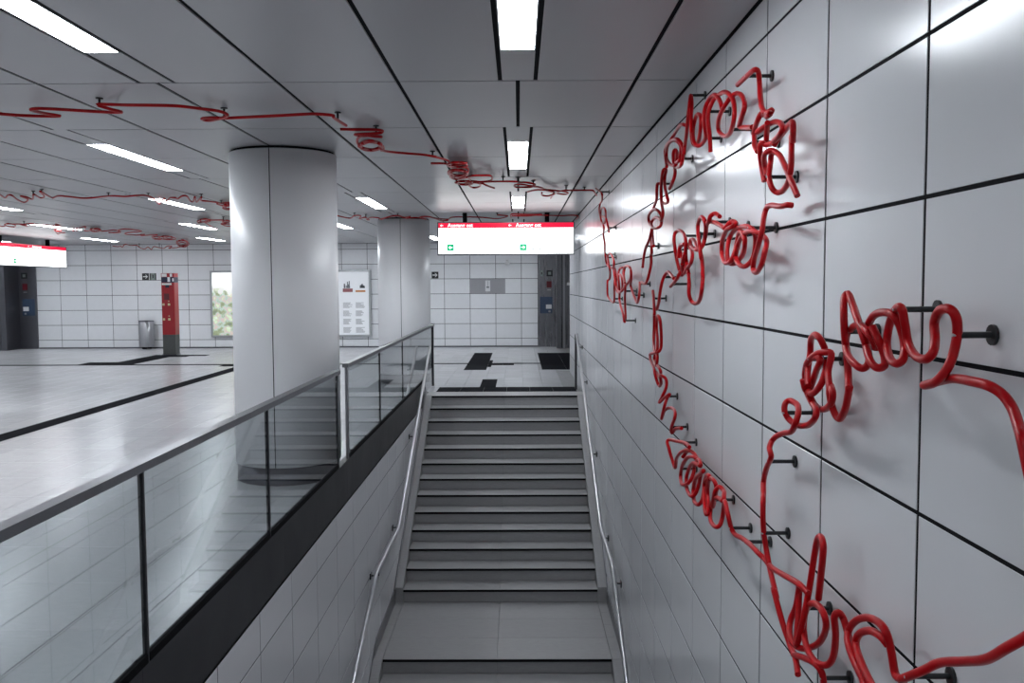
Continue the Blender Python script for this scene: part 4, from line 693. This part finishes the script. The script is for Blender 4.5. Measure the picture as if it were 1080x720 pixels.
CEILP = [
[(-3.493,5.957,2.906),(-3.417,5.969,2.894),(-3.29,6.078,2.901),(-3.127,6.177,2.916),(-3.167,6.079,2.915),(-3.164,5.915,2.901),(-3.133,5.827,2.894),(-3.081,5.863,2.906),(-2.955,5.978,2.918),(-2.782,6.005,2.911),(-2.605,5.953,2.896),(-2.633,5.843,2.897),(-2.685,5.78,2.912),(-2.633,5.803,2.918),(-2.491,5.768,2.906),(-2.311,5.72,2.894),(-2.17,5.789,2.902),(-2.081,5.952,2.916),(-1.991,6.027,2.915),(-1.949,6.084,2.9),(-2.014,6.166,2.895),(-2.151,6.321,2.907),(-2.206,6.32,2.918),(-2.122,6.235,2.91),(-1.981,6.175,2.896),(-1.766,6.138,2.897),(-1.534,6.163,2.912),(-1.379,6.164,2.918),(-1.257,6.151,2.905),(-1.252,6.143,2.894),(-1.253,6.35,2.902),(-1.251,6.598,2.916)],
[(-1.302,6.637,2.896),(-1.177,6.666,2.898),(-1.069,6.757,2.912),(-1.023,6.834,2.917),(-1.04,6.852,2.905),(-1.117,6.828,2.894),(-1.242,6.905,2.902),(-1.218,7.051,2.916),(-1.122,7.026,2.914),(-1.055,7.009,2.9),(-1.101,6.952,2.895),(-1.197,6.983,2.908),(-1.274,7.201,2.918),(-1.306,7.384,2.91),(-1.295,7.546,2.896),(-1.238,7.682,2.898),(-1.165,7.665,2.913),(-1.14,7.439,2.917),(-1.125,7.321,2.904),(-1.113,7.382,2.894),(-1.149,7.571,2.903),(-1.211,7.741,2.917),(-1.255,7.732,2.914),(-1.272,7.595,2.899),(-1.288,7.508,2.895),(-1.308,7.504,2.908),(-1.297,7.448,2.918),(-1.239,7.282,2.909),(-1.172,7.15,2.895),(-1.142,7.207,2.898),(-1.146,7.4,2.913),(-1.152,7.535,2.917),(-1.153,7.542,2.904),(-1.18,7.556,2.894),(-1.244,7.674,2.903),(-1.307,7.77,2.917),(-1.319,7.675,2.914),(-1.288,7.445,2.899),(-1.257,7.297,2.895),(-1.239,7.311,2.909),(-1.207,7.361,2.918),(-1.156,7.333,2.908),(-1.12,7.306,2.895),(-1.131,7.417,2.899),(-1.177,7.636,2.914),(-1.223,7.774,2.917),(-1.255,7.734,2.903),(-1.286,7.631,2.894),(-1.317,7.589,2.904),(-1.322,7.56,2.917),(-1.284,7.441,2.913),(-1.226,7.273,2.898),(-1.18,7.207,2.896),(-1.152,7.288,2.91),(-1.132,7.409,2.918),(-1.125,7.471,2.908),(-1.146,7.517,2.895),(-1.198,7.624,2.899),(-1.255,7.732,2.914),(-1.292,7.71,2.916),(-1.304,7.556,2.902),(-1.3,7.412,2.894),(-1.173,7.225,2.905),(-1.265,7.375,2.917),(-1.311,7.528,2.913),(-1.284,7.657,2.898),(-1.2,7.63,2.896),(-1.133,7.519,2.91),(-1.142,7.7,2.918),(-1.169,7.761,2.907),(-1.15,7.545,2.895),(-1.144,7.726,2.9),(-1.089,7.911,2.915),(-0.975,7.995,2.916),(-0.837,7.98,2.902),(-0.729,8.055,2.894),(-0.787,8.07,2.905),(-0.69,8.377,2.918),(-0.648,8.465,2.912)],
[(-0.814,8.492,2.895),(-0.7,8.612,2.909),(-0.675,8.766,2.918),(-0.66,8.607,2.909),(-0.615,8.45,2.895),(-0.569,8.469,2.899),(-0.536,8.615,2.914),(-0.513,8.692,2.917),(-0.497,8.65,2.903),(-0.498,8.65,2.894),(-0.534,8.793,2.904),(-0.592,8.936,2.917),(-0.637,8.889,2.913),(-0.652,8.703,2.898),(-0.651,8.596,2.895),(-0.647,8.632,2.909),(-0.625,8.659,2.918),(-0.575,8.567,2.908),(-0.52,8.472,2.895),(-0.492,8.539,2.899),(-0.498,8.729,2.914),(-0.519,8.84,2.917),(-0.543,8.795,2.903),(-0.579,8.734,2.894),(-0.631,8.774,2.904),(-0.673,8.819,2.917),(-0.675,8.725,2.913),(-0.643,8.545,2.898),(-0.605,8.462,2.896),(-0.572,8.527,2.91),(-0.533,8.607,2.918),(-0.492,8.598,2.908),(-0.632,8.646,2.895),(-0.543,8.824,2.9),(-0.497,8.839,2.915),(-0.53,8.625,2.916),(-0.61,8.48,2.902),(-0.672,8.579,2.894),(-0.646,8.837,2.905),(-0.548,8.914,2.917),(-0.501,9.086,2.912),(-0.536,9.321,2.898),(-0.618,9.503,2.896),(-0.722,9.71,2.91),(-0.721,9.636,2.918),(-0.724,9.379,2.907),(-0.693,9.123,2.895),(-0.651,9.084,2.9),(-0.612,9.2,2.915),(-0.576,9.257,2.916),(-0.542,9.22,2.902),(-0.525,9.274,2.894),(-0.543,9.515,2.905),(-0.594,9.759,2.918),(-0.647,9.767,2.912),(-0.68,9.579,2.897),(-0.697,9.435,2.896),(-0.709,9.409,2.911),(-0.702,9.353,2.918),(-0.66,9.177,2.907),(-0.601,9.025,2.895),(-0.558,9.075,2.901),(-0.543,9.28,2.915),(-0.546,9.445,2.916),(-0.557,9.488,2.901),(-0.584,9.522,2.894),(-0.638,9.621,2.906),(-0.693,9.666,2.918),(-0.717,9.53,2.911),(-0.703,9.294,2.897),(-0.677,9.15,2.897),(-0.649,9.136,2.911),(-0.608,9.137,2.918),(-0.557,9.102,2.906),(-0.521,9.138,2.894),(-0.525,9.33,2.901),(-0.558,9.563,2.916),(-0.598,9.651,2.915),(-0.709,9.251,2.901),(-0.656,8.971,2.895),(-0.549,9.096,2.907),(-0.536,9.417,2.918),(-0.576,9.535,2.911),(-0.667,9.412,2.896),(-0.693,9.208,2.897),(-0.722,9.78,2.912),(-0.671,9.947,2.918),(-0.578,9.749,2.905),(-0.483,9.448,2.894),(-0.396,9.496,2.902),(-0.301,9.628,2.916),(-0.283,9.844,2.915),(-0.312,9.97,2.9),(-0.418,10.01,2.895),(-0.513,10.044,2.907),(-0.627,10.173,2.918),(-0.705,10.183,2.91),(-0.686,10.127,2.896),(-0.682,10.041,2.898),(-0.656,10.1,2.913),(-0.608,10.128,2.917),(-0.558,10.049,2.905),(-0.524,10.011,2.894),(-0.513,10.145,2.902),(-0.52,10.347,2.916),(-0.547,10.412,2.914),(-0.592,10.331,2.899),(-0.64,10.279,2.895),(-0.676,10.323,2.908),(-0.688,10.319,2.918),(-0.675,10.167,2.91),(-0.643,9.996,2.896),(-0.6,9.989,2.898),(-0.555,10.114,2.913),(-0.522,10.186,2.917),(-0.51,10.153,2.904),(-0.521,10.166,2.894),(-0.553,10.317,2.903),(-0.601,10.457,2.917),(-0.649,10.398,2.914),(-0.681,10.209,2.899),(-0.689,10.112,2.895),(-0.677,10.153,2.908),(-0.646,10.158,2.918),(-0.6,10.029,2.909),(-0.548,9.921,2.895),(-0.509,10.017,2.899),(-0.643,10.427,2.914),(-0.557,10.409,2.917),(-0.525,9.931,2.904),(-0.544,9.563,2.894)],
[(-0.578,10.349,2.904),(-0.552,10.78,2.917),(-0.473,10.707,2.913),(-0.431,10.318,2.898),(-0.469,10.099,2.896),(-0.597,10.27,2.91),(-0.512,10.241,2.918),(-0.407,10.3,2.908),(-0.362,10.381,2.895),(-0.286,10.711,2.9)],
[(-0.476,10.238,2.915),(-0.331,10.188,2.916),(-0.127,10.04,2.901),(-0.022,10.015,2.894),(0.007,10.177,2.906),(0.106,10.326,2.918),(0.196,10.451,2.912),(0.153,10.568,2.897),(0.063,10.593,2.897),(-0.033,10.702,2.911),(-0.038,10.546,2.918),(0.04,10.395,2.906),(0.152,10.444,2.894),(0.269,10.685,2.901),(0.313,11.018,2.916),(0.423,11.133,2.915),(0.541,11.111,2.901),(0.618,11.262,2.894),(0.611,11.547,2.906),(0.514,11.57,2.918),(0.403,11.225,2.911),(0.286,10.89,2.896),(0.194,10.946,2.897),(0.121,11.265,2.912)],
[(0.3,11.448,2.918),(0.307,11.617,2.905),(0.391,11.61,2.894),(0.458,11.407,2.902),(0.448,11.796,2.916),(0.435,12.134,2.915)],
[(0.458,11.424,2.909),(0.515,11.061,2.896),(0.581,10.977,2.898),(0.696,11.125,2.913),(0.817,11.159,2.917),(0.903,11.048,2.904),(0.939,11.16,2.894),(1.013,11.658,2.903)],
[(-6.307,10.891,2.898),(-6.439,11.202,2.896),(-6.632,11.626,2.909),(-6.457,11.385,2.918),(-6.376,11.332,2.908),(-6.525,11.712,2.895),(-6.679,12.152,2.899),(-6.495,11.917,2.914),(-6.372,11.52,2.917),(-6.281,11.5,2.903),(-6.309,11.684,2.894),(-6.016,11.173,2.904),(-6.236,11.731,2.917),(-6.079,11.541,2.913),(-5.73,10.785,2.898),(-5.756,10.897,2.896),(-5.936,11.332,2.91),(-6.08,11.747,2.918),(-5.834,11.414,2.908),(-5.687,11.38,2.895),(-5.634,11.628,2.9),(-5.539,11.742,2.915),(-5.313,11.575,2.916),(-5.12,11.398,2.902),(-4.97,11.385,2.894),(-4.825,11.387,2.905),(-4.763,11.516,2.918),(-4.77,11.73,2.912),(-4.844,12.041,2.897),(-4.98,12.493,2.896),(-4.658,11.842,2.911),(-4.819,12.347,2.918),(-4.552,11.763,2.907),(-4.414,11.598,2.895),(-4.453,11.777,2.9),(-4.316,11.574,2.915),(-4.272,11.615,2.916),(-4.399,12.078,2.901),(-4.375,12.117,2.894),(-4.171,11.62,2.906),(-4.448,12.451,2.918),(-4.109,11.685,2.912),(-4.222,11.992,2.897),(-4.177,12.104,2.897),(-4.164,12.429,2.911),(-4.155,12.642,2.918),(-3.868,12.293,2.906),(-3.758,12.238,2.894),(-3.763,12.565,2.901)],
[(-4.169,12.467,2.894),(-4.222,12.892,2.905),(-4.04,12.734,2.918),(-4.209,13.314,2.912),(-4.104,12.957,2.897),(-4.183,13.193,2.896),(-4.318,13.523,2.911),(-4.391,13.615,2.918),(-4.349,13.375,2.907),(-4.276,13.083,2.895),(-4.254,12.985,2.9),(-4.244,12.964,2.915),(-4.164,12.792,2.916),(-4.042,12.54,2.901),(-3.997,12.517,2.894),(-4.075,12.826,2.906),(-4.186,13.188,2.918),(-4.229,13.299,2.912),(-4.231,13.238,2.897),(-4.285,13.289,2.897),(-4.379,13.446,2.911),(-4.392,13.404,2.918),(-4.278,13.049,2.906),(-4.143,12.68,2.894),(-4.097,12.608,2.901),(-4.114,12.761,2.916),(-4.104,12.857,2.915),(-4.067,12.835,2.901),(-4.091,12.926,2.894),(-4.212,13.253,2.906),(-4.345,13.581,2.918),(-4.388,13.607,2.911),(-4.352,13.375,2.896),(-4.321,13.178,2.897),(-4.386,13.6,2.912),(-4.284,13.181,2.918),(-4.051,12.869,2.906),(-4.03,13.118,2.894)],
[(-5.583,15.687,2.901),(-5.377,15.443,2.916),(-5.415,15.84,2.915),(-5.578,16.133,2.901),(-5.357,15.611,2.895),(-5.498,16.006,2.907),(-5.64,16.313,2.918),(-5.659,16.219,2.911),(-5.597,15.917,2.896),(-5.577,15.788,2.897),(-5.607,15.836,2.912),(-5.569,15.738,2.918),(-5.423,15.407,2.905),(-5.293,15.173,2.894),(-5.299,15.323,2.902),(-5.4,15.689,2.916),(-5.462,15.887,2.915),(-5.459,15.851,2.9),(-5.494,15.876,2.895),(-5.616,16.097,2.907),(-5.716,16.235,2.918),(-5.672,16.018,2.91),(-5.533,15.618,2.896),(-5.446,15.419,2.898),(-5.441,15.482,2.912),(-5.422,15.542,2.917),(-5.346,15.465,2.905),(-5.307,15.456,2.894),(-5.768,16.263,2.902),(-5.696,15.976,2.916),(-5.416,15.556,2.914),(-5.304,15.574,2.9),(-5.091,15.526,2.895),(-5.343,16.245,2.908),(-5.301,16.11,2.918),(-5.167,15.8,2.91),(-5.04,15.568,2.896),(-5.029,15.682,2.898),(-5.107,16.03,2.913),(-5.161,16.261,2.917),(-5.167,16.29,2.904),(-5.22,16.376,2.894),(-5.361,16.652,2.903),(-5.473,16.825,2.917),(-5.43,16.584,2.914),(-5.288,16.112,2.899),(-5.198,15.848,2.895),(-5.192,15.897,2.908),(-5.165,15.952,2.918),(-5.064,15.813,2.909),(-4.995,15.718,2.895),(-5.067,15.978,2.898),(-5.235,16.469,2.913),(-5.344,16.728,2.917),(-5.339,16.581,2.904),(-5.322,16.355,2.894),(-5.362,16.338,2.903),(-5.079,16.115,2.917),(-5.137,16.563,2.914),(-4.881,16.069,2.899)],
[(-5.697,16.358,2.913),(-5.936,17.356,2.917),(-6.028,18.021,2.905)],
[(-5.323,16.171,2.918),(-5.439,16.778,2.909),(-5.429,16.426,2.895),(-5.556,17.102,2.899),(-5.519,17.503,2.914),(-5.607,18.07,2.917)],
[(-2.995,14.763,2.913),(-2.938,14.91,2.898),(-2.844,15.244,2.896),(-2.702,14.863,2.91),(-2.629,15.039,2.918),(-2.742,15.526,2.907),(-2.562,15.058,2.895),(-2.596,15.683,2.9),(-2.654,15.758,2.915),(-2.503,15.347,2.916),(-2.372,15.308,2.902),(-2.365,15.497,2.894),(-2.157,15.063,2.905),(-2.008,15.007,2.918),(-1.945,15.332,2.912),(-1.79,14.938,2.897),(-1.907,15.314,2.896),(-1.737,15.4,2.911),(-1.624,15.874,2.918),(-1.665,15.233,2.907),(-1.496,14.968,2.895),(-1.4,15.454,2.9),(-1.233,15.865,2.915),(-1.115,15.391,2.916),(-0.676,15.229,2.901),(-0.362,15.494,2.894),(-0.176,15.093,2.906),(-0.35,15.009,2.918)],
[(-1.474,15.29,2.901),(-1.417,15.444,2.894),(-1.366,16.114,2.906),(-1.256,16.156,2.918)],
[(-0.124,15.175,2.894),(-0.102,14.604,2.902),(0.139,14.888,2.916),(0.382,14.886,2.915),(0.14,15.036,2.9),(-0.104,14.863,2.895),(0.385,14.97,2.907),(0.711,15.221,2.918),(0.913,15.04,2.91),(1.007,15.136,2.896),(1.099,15.792,2.898)],
[(-9.69,16.671,2.898),(-9.762,17.056,2.913),(-9.318,16.357,2.917),(-9.271,16.532,2.904),(-9.515,16.946,2.894),(-9.583,16.819,2.903),(-9.491,16.586,2.917),(-9.294,16.462,2.914),(-9.004,16.354,2.899),(-9.149,16.732,2.895),(-9.177,16.553,2.909),(-8.921,16.433,2.918),(-8.77,16.582,2.909),(-8.495,16.622,2.895),(-8.397,16.31,2.899)],
[(-9.468,18.336,2.91),(-10.142,19.781,2.918),(-9.445,18.542,2.908),(-9.219,17.855,2.895),(-9.622,18.864,2.899),(-9.653,19.117,2.914)],
[(-9.172,18.494,2.918),(-9.091,18.521,2.912),(-8.798,17.743,2.897),(-8.431,17.27,2.896),(-8.334,17.299,2.911),(-9.002,18.629,2.918),(-8.714,18.278,2.907),(-8.491,17.806,2.895),(-8.408,17.702,2.901),(-8.439,17.885,2.915),(-8.431,17.977,2.916),(-8.36,17.899,2.901),(-8.373,17.971,2.894),(-8.557,18.373,2.906),(-8.783,18.799,2.918),(-8.864,18.851,2.911),(-8.798,18.585,2.897),(-8.738,18.382,2.897),(-8.734,18.346,2.911),(-8.673,18.225,2.918),(-8.496,17.901,2.906),(-8.326,17.644,2.894),(-8.31,17.733,2.901),(-8.418,18.054,2.916),(-8.511,18.276,2.915),(-8.55,18.333,2.901),(-8.632,18.449,2.895),(-8.79,18.691,2.907),(-8.891,18.778,2.918),(-8.811,18.506,2.911),(-8.631,18.095,2.896),(-8.518,17.894,2.897),(-8.488,17.901,2.912),(-8.419,17.847,2.918),(-8.292,17.685,2.905),(-8.251,17.704,2.894),(-8.401,18.077,2.902),(-8.623,18.523,2.916),(-8.724,18.65,2.915),(-8.702,18.5,2.9),(-8.624,18.087,2.895),(-8.426,17.864,2.907),(-8.829,18.844,2.918),(-8.874,18.709,2.91),(-8.355,17.762,2.896),(-8.549,18.447,2.898),(-8.251,18.334,2.913),(-8.461,19.068,2.917),(-8.69,19.036,2.905)],
[(-8.701,19.259,2.915),(-8.374,18.91,2.9),(-8.136,18.242,2.895),(-7.815,17.911,2.907),(-7.901,18.846,2.918),(-8.42,19.289,2.911),(-8.531,19.543,2.896),(-8.47,19.924,2.897),(-8.26,19.849,2.912),(-8.615,20.51,2.918),(-7.978,19.839,2.905),(-8.301,20.348,2.894),(-8.753,21.555,2.902),(-8.908,22.081,2.916),(-8.845,21.78,2.915),(-8.591,21.089,2.9),(-8.391,20.645,2.895),(-8.357,20.682,2.907),(-8.358,20.821,2.918),(-8.261,20.717,2.91),(-8.166,20.608,2.896),(-8.263,20.934,2.898),(-8.542,21.615,2.913),(-8.767,22.053,2.917),(-8.777,21.915,2.905),(-8.69,21.558,2.894),(-8.68,21.42,2.903),(-8.707,21.831,2.916),(-8.577,21.39,2.914),(-8.298,20.72,2.899),(-8.113,20.413,2.895),(-8.11,20.611,2.908),(-8.144,20.884,2.918),(-8.09,20.898,2.909),(-8.051,20.908,2.896),(-8.208,21.319,2.898),(-8.514,21.965,2.913),(-8.705,22.219,2.917),(-8.644,21.85,2.904),(-8.498,21.345,2.894),(-8.456,21.161,2.903),(-8.444,21.124,2.917),(-8.289,20.845,2.914),(-8.036,20.415,2.899),(-7.915,20.322,2.895),(-8.026,20.745,2.909),(-8.22,21.295,2.918),(-8.319,21.534,2.909),(-8.356,21.531,2.895),(-8.474,21.631,2.899),(-8.639,21.812,2.914),(-8.657,21.691,2.917),(-8.464,21.169,2.903),(-8.235,20.646,2.894),(-8.128,20.483,2.904),(-8.093,20.566,2.917),(-8.023,20.607,2.913),(-7.96,20.632,2.898),(-8.046,20.911,2.895),(-8.281,21.449,2.909),(-8.495,21.857,2.918),(-8.137,20.623,2.908),(-7.988,20.781,2.895),(-8.289,21.706,2.899),(-8.69,22.235,2.914),(-8.649,21.638,2.917)],
[(-8.61,22.617,2.904),(-9.014,23.709,2.894),(-8.747,23.0,2.903),(-8.577,22.669,2.917),(-8.437,22.49,2.914),(-8.356,22.449,2.899),(-8.443,22.802,2.895),(-8.714,23.61,2.908),(-9.043,24.511,2.918),(-9.115,24.604,2.886),(-9.153,24.503,2.858),(-9.296,24.672,2.869),(-9.442,24.927,2.912),(-9.165,24.15,2.917),(-8.797,23.193,2.904),(-8.534,22.581,2.894),(-8.449,22.519,2.903),(-8.453,22.732,2.917),(-8.48,22.952,2.914),(-8.612,23.345,2.899),(-8.94,24.187,2.895),(-9.098,24.512,2.878),(-9.181,24.574,2.873),(-9.356,24.828,2.899),(-9.199,24.237,2.895),(-9.029,23.732,2.899),(-8.866,23.365,2.914),(-8.586,22.746,2.917),(-8.275,22.066,2.903),(-8.173,21.965,2.894),(-8.384,22.706,2.904),(-8.74,23.758,2.917),(-8.988,24.377,2.913),(-9.104,24.537,2.898),(-9.235,24.713,2.893),(-9.393,24.954,2.901),(-9.466,24.972,2.917),(-9.138,23.998,2.908),(-8.691,22.848,2.895),(-8.448,22.344,2.899),(-8.442,22.509,2.914),(-8.312,22.21,2.917),(-8.772,23.919,2.903),(-9.176,24.67,2.836),(-9.299,24.503,2.892),(-8.785,23.468,2.917),(-9.184,24.867,2.892),(-9.49,25.0,2.852)],
[(-11.297,24.978,2.892),(-11.139,24.944,2.874),(-10.949,24.698,2.878),(-10.82,24.509,2.838),(-10.628,24.257,2.903),(-10.727,24.84,2.898),(-10.636,24.999,2.911),(-10.494,24.886,2.836),(-10.26,24.625,2.793),(-10.113,24.5,2.834),(-10.082,24.649,2.778),(-10.122,24.908,2.867),(-9.998,24.994,2.838),(-9.8,24.814,2.814),(-9.605,24.563,2.865),(-9.463,24.517,2.847),(-9.639,24.725,2.81),(-9.475,24.96,2.841)]]
WALLB = [(29,(0.957,1.962,1.637)),(29,(0.935,2.222,1.686)),(30,(0.955,2.593,1.612)),(30,(0.936,2.868,1.51)),(33,(0.939,3.339,1.085)),(33,(0.935,3.128,1.299)),(33,(0.944,3.413,0.791)),(27,(0.938,3.651,0.688)),(35,(0.959,2.942,0.668)),(37,(0.95,2.749,0.515)),(38,(0.934,2.107,0.808)),(12,(0.935,3.717,2.596)),(11,(0.94,4.012,2.431)),(12,(0.941,3.614,2.313)),(16,(0.933,3.371,2.147)),(10,(0.957,5.04,2.794)),(10,(0.955,4.634,2.493)),(11,(0.934,4.446,2.592)),(7,(0.944,5.398,2.497)),(4,(0.944,6.119,2.43)),(22,(0.949,4.759,2.016)),(19,(0.942,5.128,2.026)),(23,(0.938,4.065,2.011)),(23,(0.931,3.626,1.976)),(23,(0.955,4.425,2.055)),(3,(0.949,6.679,2.035)),(2,(0.955,7.087,1.756)),(2,(0.954,7.438,1.663)),(1,(0.935,7.891,1.695)),(24,(0.948,6.315,1.653)),(18,(0.946,5.86,1.798)),(19,(0.938,5.476,1.753)),(1,(0.942,7.957,1.433)),(1,(0.955,8.976,1.611)),(1,(0.946,9.532,2.039)),(0,(0.956,9.582,2.356)),(1,(0.931,9.661,2.075)),(0,(0.934,10.318,2.81)),(24,(0.938,5.843,1.019)),(24,(0.938,5.483,0.875)),(27,(0.951,5.205,0.828)),(27,(0.952,5.198,0.674)),(27,(0.939,4.287,0.71)),(27,(0.949,3.964,0.66))]
CEILB = [(0,(-2.675,5.793,2.909)),(0,(-1.988,6.133,2.897)),(0,(-1.253,6.309,2.9)),(1,(-1.071,6.842,2.901)),(1,(-0.768,8.131,2.908)),(1,(-0.768,8.131,2.908)),(4,(-0.168,10.07,2.904)),(4,(0.175,10.492,2.895)),(6,(0.581,10.977,2.898)),(6,(0.817,11.159,2.917)),(7,(-6.075,11.275,2.902)),(7,(-5.87,11.087,2.904)),(7,(-5.236,11.504,2.91)),(7,(-4.766,11.602,2.916)),(7,(-4.132,11.746,2.909)),(7,(-4.157,12.599,2.917)),(9,(-5.091,15.526,2.895)),(12,(-2.702,14.863,2.91)),(12,(-2.569,15.183,2.896)),(12,(-2.008,15.007,2.918)),(15,(-9.004,16.354,2.899)),(17,(-8.601,17.831,2.914)),(18,(-8.615,20.51,2.918)),(12,(-0.939,15.326,2.91)),(12,(-0.35,15.009,2.918)),(14,(0.515,15.07,2.911)),(14,(1.062,15.53,2.897)),(4,(0.001,10.145,2.904)),(14,(0.091,15.001,2.899)),(20,(-10.522,24.909,2.851)),(20,(-9.998,24.994,2.838)),(19,(-9.014,23.709,2.894))]
# ---------------------------------------------------------------- the red tube drawing on ceiling and wall
RT = .0108
def sculpture(label, tubes, surface, group):
    src, brk = (WALLP, WALLB) if surface == 'wall' else (CEILP, CEILB)
    t = thing('red_tube_sculpture', label, 'sculpture', group)
    for i in tubes:
        pts = smooth_path([(min(p[0], W-.03), min(p[1], YF-.03), p[2]) for p in src[i]])
        MB().tube(pts, RT, 9).build('tube', M_RED, t)
    for i, p in brk:
        if i not in tubes: continue
        p = Vector((min(p[0], W-.03), p[1], p[2])); mb = MB()
        if surface == 'wall':
            mb.tube([p, (W-.002, p.y, p.z)], .0075, 8)
            mb.tube([(W-.008, p.y, p.z), (W-.001, p.y, p.z)], .023, 14)
        else:
            mb.tube([p, (p.x, p.y, CE-.002)], .0075, 8)
            mb.tube([(p.x, p.y, CE-.008), (p.x, p.y, CE-.001)], .023, 14)
        k = mb.build('bracket', M_BRK, t)
        if surface == 'wall' and p.y < 4:            # the screw head that shows on the nearest tubes
            MB().tube([p+Vector((-.004, -.004, 0)), p+Vector((-.0125, -.004, 0))], .0035, 8).build('screw', M_ALU, k)
GW, GC = 'red tube line drawings on the tiled wall', 'red tube line drawings under the ceiling'
sculpture('red tube coil hanging from the ceiling corner, farthest on the tiled wall', (0,), 'wall', GW)
sculpture('knot of thin red tube loops, farthest tangle on the tiled wall under the reflected sign', (1, 2), 'wall', GW)
sculpture('chain of dark red tube rings dropping straight down the tiled wall', (3, 4, 5, 6), 'wall', GW)
sculpture('red tube scribble like handwriting with one tall spike, just under the ceiling', (7, 8, 9, 10, 11), 'wall', GW)
sculpture('topmost bold red tube scribble ending in a bent hook and a slanting tail', (12, 13, 14, 15, 16, 17), 'wall', GW)
sculpture('red tube spiral with a long hanging loop and a tail bent sideways, middle of wall', (18, 19, 20, 21, 22, 23), 'wall', GW)
sculpture('narrow red tube zigzag running down the tiled wall above the long spring', (24, 25, 26), 'wall', GW)
sculpture('slanting red tube spring with a triangular top, low on the tiled wall', (27, 28), 'wall', GW)
sculpture('largest red tube scribble of looped letters with a long vertical drop, nearest on the wall', (29, 30, 31, 32, 33, 34), 'wall', GW)
sculpture('lowest red tube scribble with a tall narrow loop and two round arches', (35, 36, 37, 38, 39), 'wall', GW)
sculpture('nearest long red tube line with sharp zigzags under the ceiling before the thick column', (0,), 'ceiling', GC)
sculpture('red tube with folded coil under the ceiling just past the thick column', (1,), 'ceiling', GC)
sculpture('tangled red tube knot under the ceiling beside the stair lamps', (2, 3), 'ceiling', GC)
sculpture('red tube line crossing the ceiling past the stair lamps to the wall corner', (4, 5, 6), 'ceiling', GC)
sculpture('wavy red tube line over the concourse ending behind the thick column', (7, 8), 'ceiling', GC)
sculpture('small red tube curls emerging beside the thick column over two lamps', (9, 10, 11), 'ceiling', GC)
sculpture('dark red tube line over the second column and along the top of the exit sign', (12, 13, 14), 'ceiling', GC)
sculpture('dark thin tube line across the ceiling above the concourse exit sign', (15, 16), 'ceiling', GC)
sculpture('dense chain of red tube loops on the ceiling above the help point', (17, 18, 19), 'ceiling', GC)
sculpture('farthest dark red tube squiggle under the ceiling along the tiled end wall', (20,), 'ceiling', GC)
